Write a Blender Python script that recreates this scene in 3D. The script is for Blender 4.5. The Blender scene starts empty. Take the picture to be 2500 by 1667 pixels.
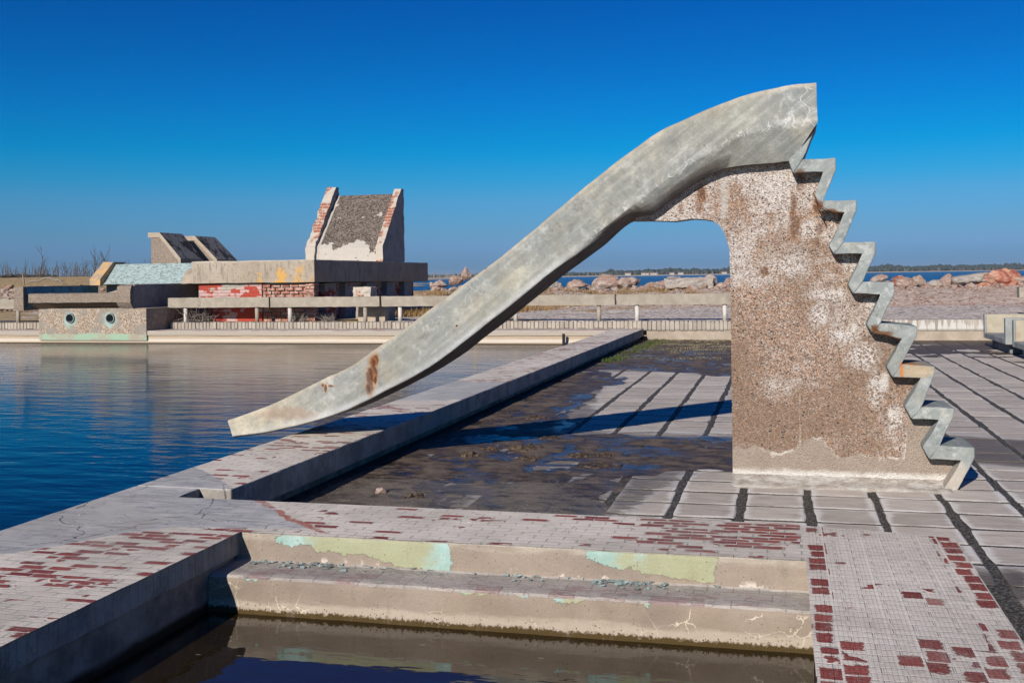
import bpy, bmesh, math, random
from mathutils import Vector, Matrix, noise as mn
R = random.Random(7)
SC = bpy.context.scene
COL = SC.collection
# ------------------------------------------------------------------ camera
F = 2600.; PX = 1250.; PY = 673.5; RO = .0135; YAW = math.radians(14.2); H = 1.55
cam = bpy.data.cameras.new("camera"); co = bpy.data.objects.new("camera", cam); COL.objects.link(co)
cam.sensor_width = 36; cam.lens = F/2500*36; cam.shift_x = 0; cam.shift_y = -(833.5-PY)/2500
cam.clip_start = .05; cam.clip_end = 9000
Rv = Vector((math.cos(YAW), math.sin(YAW), 0)); Fv = Vector((-math.sin(YAW), math.cos(YAW), 0)); Zv = Vector((0, 0, 1))
rx = Rv*math.cos(RO)-Zv*math.sin(RO); up = Rv*math.sin(RO)+Zv*math.cos(RO)
m = Matrix((rx, up, -Fv)).transposed().to_4x4(); m.translation = (0, 0, H); co.matrix_world = m
SC.camera = co
SC.render.resolution_x = 1024; SC.render.resolution_y = 682
# ------------------------------------------------------------------ world, sun, exposure
SUN = Vector((-.45, -2.25, 1)).normalized()
w = bpy.data.worlds.new("World"); SC.world = w; w.use_nodes = True
wn = w.node_tree.nodes; wl = w.node_tree.links
bg = wn['Background']; sky = wn.new('ShaderNodeTexSky'); sky.sky_type = 'NISHITA'; sky.sun_disc = False
sky.sun_elevation = math.asin(SUN.z); sky.sun_rotation = math.atan2(SUN.x, SUN.y)
sky.altitude = 0; sky.air_density = 1.0; sky.dust_density = 0.6; sky.ozone_density = 3.0
hs = wn.new('ShaderNodeHueSaturation'); hs.inputs['Saturation'].default_value = 1.35; hs.inputs['Hue'].default_value = .495
wl.new(sky.outputs[0], hs.inputs['Color']); 
# clear deep blue (polarised) sky: tint of the sky by height above the horizon
tc = wn.new('ShaderNodeTexCoord'); sz_ = wn.new('ShaderNodeSeparateXYZ'); wl.new(tc.outputs['Generated'], sz_.inputs[0])
rp = wn.new('ShaderNodeValToRGB'); wl.new(sz_.outputs[2], rp.inputs[0]); mu = wn.new('ShaderNodeMix'); mu.data_type = 'RGBA'; mu.blend_type = 'MULTIPLY'; mu.inputs[0].default_value = 1
TINT = [(0, (.24, .50, 1.30)), (.013, (.25, .52, 1.30)), (.026, (.28, .53, 1.28)), (.038, (.27, .54, 1.12)), (.071, (.21, .57, 1.02)), (.09, (.10, .60, 1.02)), (.116, (.012, .605, 1.03)), (.163, (.01, .51, 1.0)), (.199, (.01, .45, .92)), (.247, (.01, .39, .87)), (.6, (.02, .33, .8))]
rp.color_ramp.interpolation = 'B_SPLINE' if False else 'LINEAR'
while len(rp.color_ramp.elements) < len(TINT): rp.color_ramp.elements.new(.5)
for e_, (p_, c_) in zip(rp.color_ramp.elements, TINT): e_.position = p_; e_.color = (*c_, 1)
wl.new(hs.outputs[0], mu.inputs[6]); wl.new(rp.outputs[0], mu.inputs[7]); wl.new(mu.outputs[2], bg.inputs[0]); bg.inputs[1].default_value = .07
sl = bpy.data.lights.new("sun", 'SUN'); so = bpy.data.objects.new("sun", sl); COL.objects.link(so)
sl.energy = 4.8; sl.angle = math.radians(.5); sl.color = (1, .93, .82)
so.rotation_euler = SUN.to_track_quat('Z', 'Y').to_euler(); so.location = (-10, -30, 20)
SC.view_settings.view_transform = 'Standard'; SC.view_settings.look = 'None'
SC.view_settings.exposure = .32; SC.view_settings.gamma = 1

# ------------------------------------------------------------------ pixel helper (measures real positions)
def at(u, v, z=None, Y=None, X=None):
    a = (u-PX)/F; b = -(v-PY)/F
    d = Fv+rx*a+up*b
    t = (z-H)/d.z if z is not None else (Y/d.y if Y is not None else X/d.x)
    return Vector((0, 0, H))+d*t

# ------------------------------------------------------------------ shader mini language
NT = None
class S:
    def __init__(s, o): s.o = o
    def __add__(a, b): return mth('ADD', a, b)
    __radd__ = __add__
    def __sub__(a, b): return mth('SUBTRACT', a, b)
    def __rsub__(a, b): return mth('SUBTRACT', b, a)
    def __mul__(a, b): return mth('MULTIPLY', a, b)
    __rmul__ = __mul__
    def __truediv__(a, b): return mth('DIVIDE', a, b)
def put(sock, v):
    if isinstance(v, S): NT.links.new(v.o, sock)
    else: sock.default_value = v
def mth(op, a, b=0., c=None):
    n = NT.nodes.new('ShaderNodeMath'); n.operation = op
    put(n.inputs[0], a); put(n.inputs[1], b)
    if c is not None: put(n.inputs[2], c)
    return S(n.outputs[0])
def mx(a, b): return mth('MAXIMUM', a, b)
def mi(a, b): return mth('MINIMUM', a, b)
def ab(a): return mth('ABSOLUTE', a)
def fl(a): return mth('FLOOR', a)
def fr(a): return mth('FRACT', a)
def sm(x, a, b):
    n = NT.nodes.new('ShaderNodeMapRange'); n.interpolation_type = 'SMOOTHSTEP'
    put(n.inputs[0], x)
    if a < b: n.inputs[1].default_value = a; n.inputs[2].default_value = b
    else:
        n.inputs[1].default_value = b; n.inputs[2].default_value = a; n.inputs[3].default_value = 1; n.inputs[4].default_value = 0
    return S(n.outputs[0])
def vec(x, y, z):
    n = NT.nodes.new('ShaderNodeCombineXYZ'); put(n.inputs[0], x); put(n.inputs[1], y); put(n.inputs[2], z); return S(n.outputs[0])
def vsc(p, s):
    n = NT.nodes.new('ShaderNodeVectorMath'); n.operation = 'MULTIPLY'; put(n.inputs[0], p); n.inputs[1].default_value = s; return S(n.outputs[0])
def vadd(p, q):
    n = NT.nodes.new('ShaderNodeVectorMath'); n.operation = 'ADD'; put(n.inputs[0], p); put(n.inputs[1], q); return S(n.outputs[0])
def nz(p, sc, det=4, ro=.55, dist=0):
    n = NT.nodes.new('ShaderNodeTexNoise'); put(n.inputs['Vector'], p); n.inputs['Scale'].default_value = sc
    n.inputs['Detail'].default_value = det; n.inputs['Roughness'].default_value = ro; n.inputs['Distortion'].default_value = dist
    return S(n.outputs['Fac'])
def nzc(p, sc, det=2):
    n = NT.nodes.new('ShaderNodeTexNoise'); put(n.inputs['Vector'], p); n.inputs['Scale'].default_value = sc; n.inputs['Detail'].default_value = det
    return S(n.outputs['Color'])
def vo(p, sc, feat='F1', rnd=1):
    n = NT.nodes.new('ShaderNodeTexVoronoi'); n.feature = feat; put(n.inputs['Vector'], p); n.inputs['Scale'].default_value = sc
    n.inputs['Randomness'].default_value = rnd
    if feat == 'DISTANCE_TO_EDGE': return S(n.outputs['Distance'])
    s = NT.nodes.new('ShaderNodeSeparateColor'); NT.links.new(n.outputs['Color'], s.inputs[0])
    return S(n.outputs['Distance']), S(s.outputs[0]), S(s.outputs[1])
def wh(v):
    n = NT.nodes.new('ShaderNodeTexWhiteNoise'); put(n.inputs['Vector'], v); return S(n.outputs['Value'])
def mc(f, a, b):
    n = NT.nodes.new('ShaderNodeMix'); n.data_type = 'RGBA'; n.clamp_factor = True
    put(n.inputs[0], f)
    for s, v in ((n.inputs[6], a), (n.inputs[7], b)):
        if isinstance(v, S): NT.links.new(v.o, s)
        else: s.default_value = (*v, 1)
    return S(n.outputs[2])
def ml(c, f):      # colour * scalar
    n = NT.nodes.new('ShaderNodeMix'); n.data_type = 'RGBA'; n.blend_type = 'MULTIPLY'; n.inputs[0].default_value = 1
    g = NT.nodes.new('ShaderNodeCombineColor')
    for i in range(3): put(g.inputs[i], f)
    if isinstance(c, S): NT.links.new(c.o, n.inputs[6])
    else: n.inputs[6].default_value = (*c, 1)
    NT.links.new(g.outputs[0], n.inputs[7]); return S(n.outputs[2])
class P: pass
def mat(name, fn, spec=.5):
    global NT
    m_ = bpy.data.materials.new(name); m_.use_nodes = True; NT = m_.node_tree
    b = NT.nodes['Principled BSDF']
    g = NT.nodes.new('ShaderNodeNewGeometry'); s = NT.nodes.new('ShaderNodeSeparateXYZ'); NT.links.new(g.outputs['Position'], s.inputs[0])
    q = NT.nodes.new('ShaderNodeSeparateXYZ'); NT.links.new(g.outputs['True Normal'], q.inputs[0])
    p = P(); p.v = S(g.outputs['Position']); p.x, p.y, p.z = [S(o) for o in s.outputs]; p.nx, p.ny, p.nz = [S(o) for o in q.outputs]
    oi = NT.nodes.new('ShaderNodeObjectInfo'); p.rnd = S(oi.outputs['Random'])
    r = fn(p)
    c = r['c']
    if isinstance(c, S): NT.links.new(c.o, b.inputs['Base Color'])
    else: b.inputs['Base Color'].default_value = (*c, 1)
    put(b.inputs['Roughness'], r.get('r', .9))
    b.inputs['Specular IOR Level'].default_value = r.get('sp', .25 if 'ior' not in r else .5)
    if 'ior' in r: b.inputs['IOR'].default_value = r['ior']
    if 'h' in r:
        u = NT.nodes.new('ShaderNodeBump'); u.inputs['Distance'].default_value = r.get('hd', .01); u.inputs['Strength'].default_value = r.get('hs', 1)
        put(u.inputs['Height'], r['h']); NT.links.new(u.outputs[0], b.inputs['Normal'])
    return m_
def spot(p, cx, cz, rx_, rz_, amt=.6, sc=9):          # noisy blob mask in the X-Z plane
    dx = (p.x-cx)/rx_; dz = (p.z-cz)/rz_
    d = mth('SQRT', dx*dx+dz*dz)+(nz(p.v, sc, 5, .65)-.5)*amt*2
    return sm(d, 1.0, .35)

# ---- concrete family
def concrete(name, base, dark, light, grain=60, stain=.5, hd=.006, warm=None):
    def fn(p):
        n1 = nz(p.v, 1.3, 5, .6); n2 = nz(p.v, 6, 6, .65); n3 = nz(p.v, grain, 3, .7)
        c = mc(sm(n2, .35, .7), base, light); c = mc(sm(n1, .45, .75)*stain, c, dark)
        if warm: c = mc(sm(nz(vadd(p.v, (9., 3, 1)), 2.2, 5), .5, .65)*.7, c, warm)
        st = nz(vsc(p.v, (14, 14, 1.2)), 1, 4, .6); c = mc(sm(st, .56, .75)*.35*stain, c, dark)
        c = ml(c, .78+n3*.44)
        return dict(c=c, h=n3*.6+n2*.8, hd=hd, r=.92)
    return mat(name, fn)
M = {}
M['conc'] = concrete('weathered_concrete', (.265, .228, .185), (.14, .12, .10), (.33, .29, .24))
M['conc_tan'] = concrete('tan_concrete', (.31, .255, .20), (.18, .14, .11), (.38, .32, .26))
def f_salt(p):
    n = nz(p.v, 9, 6, .7); n2 = nz(p.v, 45, 4, .75)
    c = mc(sm(n, .38, .62), (.60, .57, .52), (.38, .33, .28)); c = mc(sm(n2, .55, .66)*.7, c, (.24, .20, .165)); c = mc(sm(p.z+(n-.5)*.012, .006, .0)*.8, c, (.16, .135, .11))
    return dict(c=c, h=n+n2, hd=.012)
M['salt'] = mat('salt_crust', f_salt)
M['conc_dark'] = concrete('grey_concrete', (.22, .22, .22), (.10, .10, .11), (.30, .30, .30))
M['conc_bench'] = concrete('bench_concrete', (.22, .235, .235), (.12, .13, .135), (.31, .32, .31))
M['white'] = concrete('white_paint_worn', (.48, .45, .41), (.24, .2, .165), (.56, .53, .49), stain=.7)
M['foot_shade'] = concrete('base_shade_tone', (.16, .16, .17), (.06, .06, .07), (.24, .23, .22))  # bench base: shade under the overhanging seat put into the concrete colour
def f_orange(p):
    n = nz(p.v, 5, 6, .7)
    return dict(c=mc(sm(n, .42, .58), (.33, .26, .19), (.50, .31, .14)), h=n)
M['orange'] = mat('faded_orange_paint', f_orange)
def f_blue(p):
    n = nz(p.v, 7, 8, .75); n2 = nz(vsc(p.v, (3, 3, 9)), 3, 6, .8); n3 = nz(p.v, 28, 5, .8)
    c = mc(sm(n, .5, .66), (.36, .46, .46), (.22, .29, .29)); c = mc(sm(n2, .50, .60)*.85, c, (.11, .11, .10))
    c = mc(sm(n3, .50, .60)*.7, c, (.16, .17, .16))
    return dict(c=c, h=n2+n3, hd=.02)
M['blue'] = mat('pale_turquoise_paint', f_blue)
def f_dblue(p):
    n = nz(p.v, 5, 6, .7)
    return dict(c=mc(sm(n, .45, .65), (.10, .30, .40), (.10, .15, .17)), h=n)
M['dblue'] = mat('blue_painted_inner_wall', f_dblue)
def aggregate(name, base=(.36, .245, .18), low=False, pier=False, wedge=False):
    def fn(p):
        q = vadd(p.v, vsc(nzc(p.v, 40), (.01, .01, .01)))
        d1, r1, g1 = vo(q, 95); d2, r2, g2 = vo(q, 150); d3, r3, g3 = vo(q, 42)
        c = mc(sm(r1, .1, .9), ml(base, .74), ml(base, 1.3))
        c = mc(sm(g1, .78, .82), c, (.46, .40, .35)); c = mc(sm(r3, .86, .9)*sm(d3, .5, .4), c, mc(g3, (.12, .10, .09), (.42, .30, .24)))
        c = mc(sm(g2, .86, .9)*.8, c, (.09, .075, .07))
        big = nz(p.v, 2.6, 5, .62)
        if pier:
            wt = sm(big+(nz(p.v, 9, 5, .7)-.5)*.5+sm(p.z, 1.0, 2.9)*.28+sm(p.x, -.2, .9)*.08, .52, .72)
            wt2 = sm(nz(p.v, 70, 3, .7)+(r1-.5)*.5, .36, .60)
            c = mc(wt*(.2+wt2*.72), c, (.60, .55, .52)); c = mc(sm(r2, .86, .9)*.55, c, (.07, .06, .055))
            bt = sm(nz(vadd(p.v, (3., 7, 2)), 1.7, 4)+sm(p.z, 1.3, .7)*.15, .48, .68)*sm(p.z, 2.2, 1.3)
            c = mc(bt*.6, c, (.21, .135, .09))
            c = mc(sm(g3, .90, .93)*sm(d3, .4, .25), c, (.06, .05, .05))
            st = sm(nz(vsc(p.v, (22, 22, .9)), 1, 3, .6), .66, .74); c = mc(st*.35, c, (.62, .55, .46))
            # render coat at the foot with an uneven upper edge
            ed = p.z+.12+(nz(p.v, 3.3, 6, .65)-.5)*.36+sm(p.x, .84, .90)*-.42+sm(ab(p.x-.22), .2, .0)*-.1
            pl = sm(ed, .345, .325)
            rim = sm(ab(ed-.34), .022, .006)
            pc = mc(nz(p.v, 5, 6), (.28, .215, .17), (.40, .33, .275)); pc = ml(pc, .85+nz(p.v, 120, 2)*.3)
            c = mc(pl, c, pc); c = mc(rim*.7*sm(nz(p.v, 8, 3), .45, .6), c, (.7, .64, .56))
            c = mc(sm(p.z+(nz(p.v, 14, 5)-.5)*.05, .10, .05), c, (.66, .62, .57))
            c = mc(sm(p.z, .03, .0)*sm(nz(p.v, 30, 3), .45, .6), c, (.12, .10, .09))
            # white seam beside the arch, white lip below the chute
            sx = at(1766, 450, Y=8.18).x
            c = mc(sm(ab(p.x-sx+(nz(p.v, 9, 4)-.5)*.09), .045, .008)*sm(p.z+(nz(p.v, 7, 3)-.5), 1.8, 2.1)*.7, c, (.52, .49, .46)); pass
            for (u, v, a_, b_) in ((1935, 650, .10, .09), (2000, 770, .09, .11), (1900, 455, .16, .12), (2060, 820, .13, .07), (2020, 720, .16, .06), (2110, 870, .14, .12), (2140, 950, .07, .16), (2060, 470, .08, .10), (2075, 640, .08, .12), (2130, 745, .06, .09), (2185, 1020, .07, .12), (1975, 560, .10, .07), (1800, 420, .12, .08)):
                q_ = at(u, v, Y=8.18); k_ = spot(p, q_.x, q_.z, a_*1.2, b_*1.2, .6, 9); c = mc(k_*sm(nz(p.v, 75, 3, .75)+(r1-.5)*.4, .38, .56)*.85, c, (.62, .585, .56))
            for (u, v, a_, b_) in ((2160, 930, .045, .10), (2040, 500, .05, .04), (2175, 1010, .03, .06), (2085, 800, .03, .05)):
                q_ = at(u, v, Y=8.18); c = mc(spot(p, q_.x, q_.z, a_, b_, .5, 9)*.9, c, (.60, .56, .52))
            for (u, v, a_, b_, k) in ((1937, 490, .030, .10, .9), (1941, 540, .05, .10, .85), (1712, 468, .035, .055, .9), (1707, 500, .03, .05, .5), (1869, 658, .034, .034, 1), (1955, 430, .04, .10, .8), (1996, 500, .045, .06, 1), (2000, 550, .03, .06, .7), (1660, 505, .022, .04, .6), (1990, 600, .05, .06, .4), (2080, 700, .04, .05, .4)):
                q_ = at(u, v, Y=8.18); k_ = spot(p, q_.x, q_.z-b_*.3, a_*1.25, b_*1.4, .75, 13)*sm(nz(p.v, 60, 3, .7), .25, .5)
                c = mc(mth('POWER', k_, .8)*k*.85, c, mc(sm(k_, .3, .95), (.36, .185, .075), (.12, .05, .025)))
        elif wedge:
            c = mc(sm(nz(p.v, 2.2, 6, .7), .50, .58), c, (.5, .47, .43))
        rgh = r1*.6+g2*.6
        return dict(c=c, h=rgh+d1, hd=.009, r=.95)
    return mat(name, fn)
M['pier'] = aggregate('pebble_render_pier', (.37, .245, .18), pier=True)
M['agg'] = aggregate('pebble_render', (.28, .215, .165))
def f_basin(p):      # pebble-dash with green painted band at the foot and flaked turquoise
    d1, r1, g1 = vo(p.v, 45)
    c = mc(sm(r1, .1, .9), (.20, .14, .10), (.38, .30, .23)); c = mc(sm(g1, .8, .85), c, (.44, .38, .32))
    n = nz(p.v, 3, 6, .65); c = mc(sm(n, .5, .56), c, mc(nz(p.v, 7, 4), (.22, .195, .165), (.31, .27, .23)))
    c = mc(sm(p.z+(nz(p.v, 6, 5)-.5)*.16, .20, .17), c, mc(sm(nz(p.v, 2.3, 3), .4, .6), (.29, .40, .29), (.34, .30, .235)))
    for u in (172, 270):
        q = at(u, 779, Y=24.28); c = mc(spot(p, q.x, q.z-.02, .26, .26, .75, 8)*.9, c, (.31, .46, .43))
    return dict(c=c, h=r1, hd=.01)
M['basin'] = mat('basin_base_render', f_basin)
def f_panel(p):
    d1, r1, g1 = vo(p.v, 26); n = nz(p.v, 3.2, 6, .6)
    c = mc(sm(r1, .2, .8), (.07, .055, .048), (.19, .155, .13))
    c = mc(sm(n+sm(p.z, 3.0, 2.3)*.27, .655, .67), c, (.44, .40, .36))
    c = mc(sm(ab(p.x+14.13), .04, .03), c, (.40, .37, .34))
    return dict(c=c, h=r1, hd=.02)
M['panel'] = mat('dark_pebble_slope', f_panel)
def f_wslope(p):
    d1, r1, g1 = vo(p.v, 30); n = nz(p.v, 2.4, 7, .7)
    c = mc(sm(r1, .2, .8), (.17, .16, .15), (.30, .28, .26)); c = mc(sm(n, .5, .56), c, (.045, .04, .04))
    return dict(c=c, h=r1, hd=.02)
M['wslope'] = mat('dark_blotched_slope', f_wslope)  # grey pebble tone with near-black noise blotches
# ---- brick
def brickmask(a, b, bw, bh, mort=.08):
    row = fl(b/bh); off = mth('MODULO', row, 2.)*.5; col = fl(a/bw+off)
    fa = fr(a/bw+off); fb = fr(b/bh)
    e = mx(ab(fa-.5)*2*bw-(bw-mort*bh), ab(fb-.5)*2*bh-(bh-mort*bh))
    return row, col, e
def f_brick(p):
    q = nzc(p.v, 7)
    u = p.x+p.y+nz(p.v, 6, 3)*.03; v = p.z+nz(p.v, 5, 3)*.02
    row, col, e = brickmask(u, v, .27, .085, .2)
    rnd = wh(vec(row, col, 3.))
    br = mc(rnd, (.22, .065, .045), (.40, .17, .12)); br = mc(sm(nz(p.v, 9, 5, .7), .45, .6), br, (.50, .38, .34))
    c = mc(sm(e, -.012, .012), br, (.40, .32, .27)); c = ml(c, .7+nz(p.v, 40, 3)*.6)
    return dict(c=c, h=sm(e, .015, -.02)+nz(p.v, 30, 3)*.3, hd=.04)
M['brick'] = mat('exposed_brick', f_brick)
def f_rb(p):
    v_ = vo(vsc(p.v, (1, .3, 2.6)), 4.2); n = nz(p.v, 7, 6, .7)
    c = mc(v_[1], (.20, .07, .05), (.36, .15, .10)); c = mc(sm(n, .46, .6)*.75, c, (.44, .33, .29))
    return dict(c=ml(c, .75+nz(p.v, 40, 3)*.5), h=n, hd=.01)
M['rbrick'] = mat('single_bricks', f_rb)
def f_redpaint(p):
    row, col, e = brickmask(p.x+p.y, p.z, .27, .085, .12)
    n = nz(p.v, 2.2, 6, .6); n4 = nz(vadd(p.v, (5., 5, 5)), 1.3, 3)
    c = mc(sm(n+(wh(vec(row, col, 1.))-.5)*.16, .50, .53), (.34, .05, .032), (.44, .29, .275))
    c = mc(sm(n4+sm(p.z, 1.1, 1.4)*.1, .60, .63), c, (.33, .30, .26)); c = mc(sm(e, -.005, .01)*.35, c, (.3, .2, .17))
    return dict(c=ml(c, .8+nz(p.v, 30, 3)*.4), h=sm(e, .01, -.01)+n, hd=.012)
M['redpaint'] = mat('flaking_red_paint', f_redpaint)
def f_parapet(p):
    row, col, e = brickmask(p.x+p.y*.3, p.z, .3, .1, .15); n = nz(p.v, 2.6, 6, .65)
    c = mc(sm(n+sm(p.z, 2.5, 3.2)*.10*sm(p.z, 4.2, 3.9), .55, .59), (.42, .37, .32), mc(sm(e, -.01, .01), (.28, .11, .07), (.42, .34, .28)))
    return dict(c=ml(c, .8+nz(p.v, 30, 3)*.4), h=n, hd=.05)
M['parapet'] = mat('plastered_brick_parapet', f_parapet)
def f_ledge(p):
    n = nz(p.v, 3, 6, .65); st = nz(vsc(p.v, (10, 10, 1.5)), 1, 5, .65)
    c = mc(sm(nz(p.v, 1.6, 5), .3, .7), (.285, .24, .19), (.355, .30, .245)); c = mc(sm(st, .50, .66)*.7, c, (.16, .135, .11)); c = mc(sm(nz(p.v, 9, 6, .7), .54, .64)*.6, c, (.17, .12, .08))
    c = mc(sm(ab(p.x+12.9), 1.3, .1)*sm(n+sm(p.z, 2.0, 1.5)*.12, .58, .62)*.9, c, (.50, .28, .075))
    c = mc(sm(p.z+(n-.5)*.1, 2.0, 2.06)*.5, c, (.55, .5, .44))
    return dict(c=ml(c, .82+nz(p.v, 35, 3)*.36), h=n)
M['ledge'] = mat('stained_ledge_concrete', f_ledge)
def f_sol(p):
    k = wh(vec(fl((p.x+.02)/.105), 1., 2.)); n = nz(p.v, 8, 5)
    c = mc(k, (.26, .225, .19), (.36, .315, .27)); c = ml(c, .75+n*.5)
    st = nz(vsc(p.v, (16, 4, 1)), 1, 3); c = mc(sm(st+sm(p.z, .45, .25)*.12, .55, .62)*sm(p.x, .5, 1.2), c, (.46, .445, .42))
    c = mc(sm(p.z, .27, .23)*.6, c, (.14, .12, .10))
    return dict(c=c, h=n, hd=.015)
M['soldier'] = mat('worn_coping_brick', f_sol)
def f_poolwall(p):      # far pool wall, banded water stains
    n = nz(vsc(p.v, (.6, 1, 6)), 3, 5); b = p.z+(n-.5)*.05
    c = mc(sm(b, .14, .17), (.42, .345, .27), (.34, .295, .25)); c = mc(sm(ab(b-.10), .03, .0)*.6, c, (.26, .18, .12))
    c = mc(sm(ab(b-.02), .035, .01)*.8, c, (.50, .45, .40)); c = mc(sm(p.z, -.03, -.05), c, (.05, .035, .02))
    c = mc(sm(p.z, .245, .258), c, mc(sm(nz(p.v, 3, 4), .5, .56), (.50, .45, .40), (.42, .30, .27)))
    return dict(c=ml(c, .85+nz(p.v, 30, 3)*.3), h=n)
M['poolwall'] = mat('stained_pool_wall', f_poolwall)

# ---- near pool deck with worn red tiles
def tiles(p, c, bw, bh, dens, swap=False):
    a, b = (p.y, p.x) if swap else (p.x, p.y)
    row, col, e = brickmask(a, b, bw, bh, .10)
    j = (nz(vsc(p.v, (1, 6, 1)) if not swap else vsc(p.v, (1.5, 3, 1)), 16, 5, .72)-.5)
    r = wh(vec(row, col, 7.)); r2 = wh(vec(row, col, 17.)); r3 = wh(vec(row, col, 27.))
    fb = fr(b/bh); off = mth('MODULO', row, 2.)*.5; fa = fr(a/bw+off)
    on = sm(r-dens, .01, -.01)
    ex = sm(ab(fa-.5+(r2-.5)*.35)*2+j*1.5, .40+.55, .36+.5); ey = sm(ab(fb-.5+(r3-.5)*.5)*2+j*1.1, .92, .82)
    body = on*ex*ey*sm(e, .0015, -.0015)
    wear = sm(nz(p.v, 90, 3, .7), .60, .66)
    red = ml(mc(r2, (.18, .034, .028), (.30, .075, .06)), .75+nz(p.v, 30, 5, .7)*.5); red = mc(wear*.6, red, (.42, .33, .30))
    mort = sm(e, -.004, .001)
    c2 = ml(c, (1-mort*.24*sm(nz(p.v, 6, 4, .7), .42, .62)) if not swap else (1+mort*.10))
    return mc(body, c2, red), body, mort
def f_deck(p):
    g1 = nz(p.v, 2.0, 6, .65); g2 = nz(p.v, 130, 3, .7); g3 = nz(vsc(p.v, (1, 5, 1)), 4, 6, .7)
    base = mc(sm(g1, .35, .7), (.68, .61, .53), (.54, .48, .41))
    grey = mc(sm(g3, .38, .66), (.44, .425, .41), (.30, .295, .295)); grey = mc(sm(g1, .5, .62)*.5, grey, (.54, .52, .49))
    big = nz(p.v, 1.7, 4, .6)
    # tile fields: left walk, front walk, right walk, pool wall
    dn = sm(big, .42, .6)*.34+.05
    hot = sm(ab(p.x+.15), .75, .25)*sm(ab(p.y-5.35), .36, .18)+sm(ab(p.y-5.5), .16, .05)*sm(p.x, -2.3, -1.9)*.3
    hl = sm(ab(p.x+3.05+(p.y-4.4)*.15), .42, .2)*sm(ab(p.y-4.45), .62, .35)
    dn = dn+hot*.5+hl*.22
    dn = dn*sm(p.x, .10, .06)
    c1, b1, m1 = tiles(p, base, .15, .058, dn)
    dr = sm(nz(p.v, 4.5, 3), .52, .7)*.30+.03+sm(ab(p.x-.14), .048, .04)*.46+sm(p.x, .66, .70)*.55+sm(p.y, 4.05, 3.8)*.3
    c2, b2, m2 = tiles(p, ml(base, .98), .115, .088, dr, True)
    rib = sm(ab(fr(p.x/.0165)-.5), .36, .45); c2 = ml(c2, 1-rib*.06)
    right = sm(p.x+(nz(p.v, 12, 3)-.5)*.01, .105, .10)
    c = mc(right, c2, c1)
    # smooth grey concrete patch at the corner (ragged border with red screed showing)
    ang = p.x+(g1-.5)*.25+(nz(p.v, 9, 4)-.5)*.08
    d1 = ang+2.93-(5.62-p.y)*1.05          # right border runs slanting
    dl = (p.y-4.72)-(ang+3.0)*.0+sm(p.x, -3.3, -2.7)*.1
    y0 = sm(p.x, -3.05, -3.75)*-.75+sm(p.x, -3.0, -2.4)*.1
    gm = sm(p.y-4.98-y0+(g1-.5)*.22, -.02, .02)*sm(d1, .02, -.02)*sm(p.y+(g1-.5)*.2, 6.75, 6.7)
    g7 = sm(p.x, -3.6, -3.5)*sm(p.y, 5.6, 5.7)
    rim = sm(ab(d1+.01), .035, .02)*sm(p.y, 4.98, 5.02)*sm(p.y, 5.75, 5.6)
    c = mc(gm, c, grey); c = mc(rim*sm(nz(p.v, 12, 4), .38, .5), c, mc(nz(p.v, 60), (.32, .10, .07), (.45, .22, .17)))
    g9 = sm(ab(p.y-11.6+(g1-.5)*1), 1.0, .95)*sm(p.x, -3.1, -3.3); c = mc(g9, c, ml(grey, 1.05))
    rm9 = sm(ab(p.y-12.65+(g1-.5)*1), .09, .05)*sm(p.x, -3.1, -3.3)*sm(nz(p.v, 14, 3), .45, .55); c = mc(rm9, c, (.30, .10, .08))
    # side faces: plain concrete
    side = sm(p.nz, .6, .4)
    sd = mc(sm(nz(p.v, 4, 6, .7), .4, .65), (.36, .33, .29), (.22, .20, .18))
    c = mc(side, c, sd)
    c = ml(c, .84+g2*.44); c = mc(sm(nz(p.v, 5, 6, .75), .52, .68)*.45, c, (.36, .32, .27)); c = mc(sm(nz(vadd(p.v, (3., 1, 0)), 1.1, 5, .6), .5, .68)*.35, c, (.33, .30, .26))
    cr_ = sm(vo(vadd(p.v, vsc(nzc(p.v, 3), (.35, .35, .35))), 1.1, 'DISTANCE_TO_EDGE'), .006, .002)*gm*sm(g3, .4, .5)
    c = ml(c, 1-cr_*.5)
    return dict(c=c, h=g2*.5+b2*.5+b1*.6-(m1*right*0+m2)*.0-m1*.7*(1-gm)-rib*.15*(1-right)+g3*.25-cr_, hd=.007, r=.93-.25*b1)
M['deck'] = mat('tiled_deck', f_deck)
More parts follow.
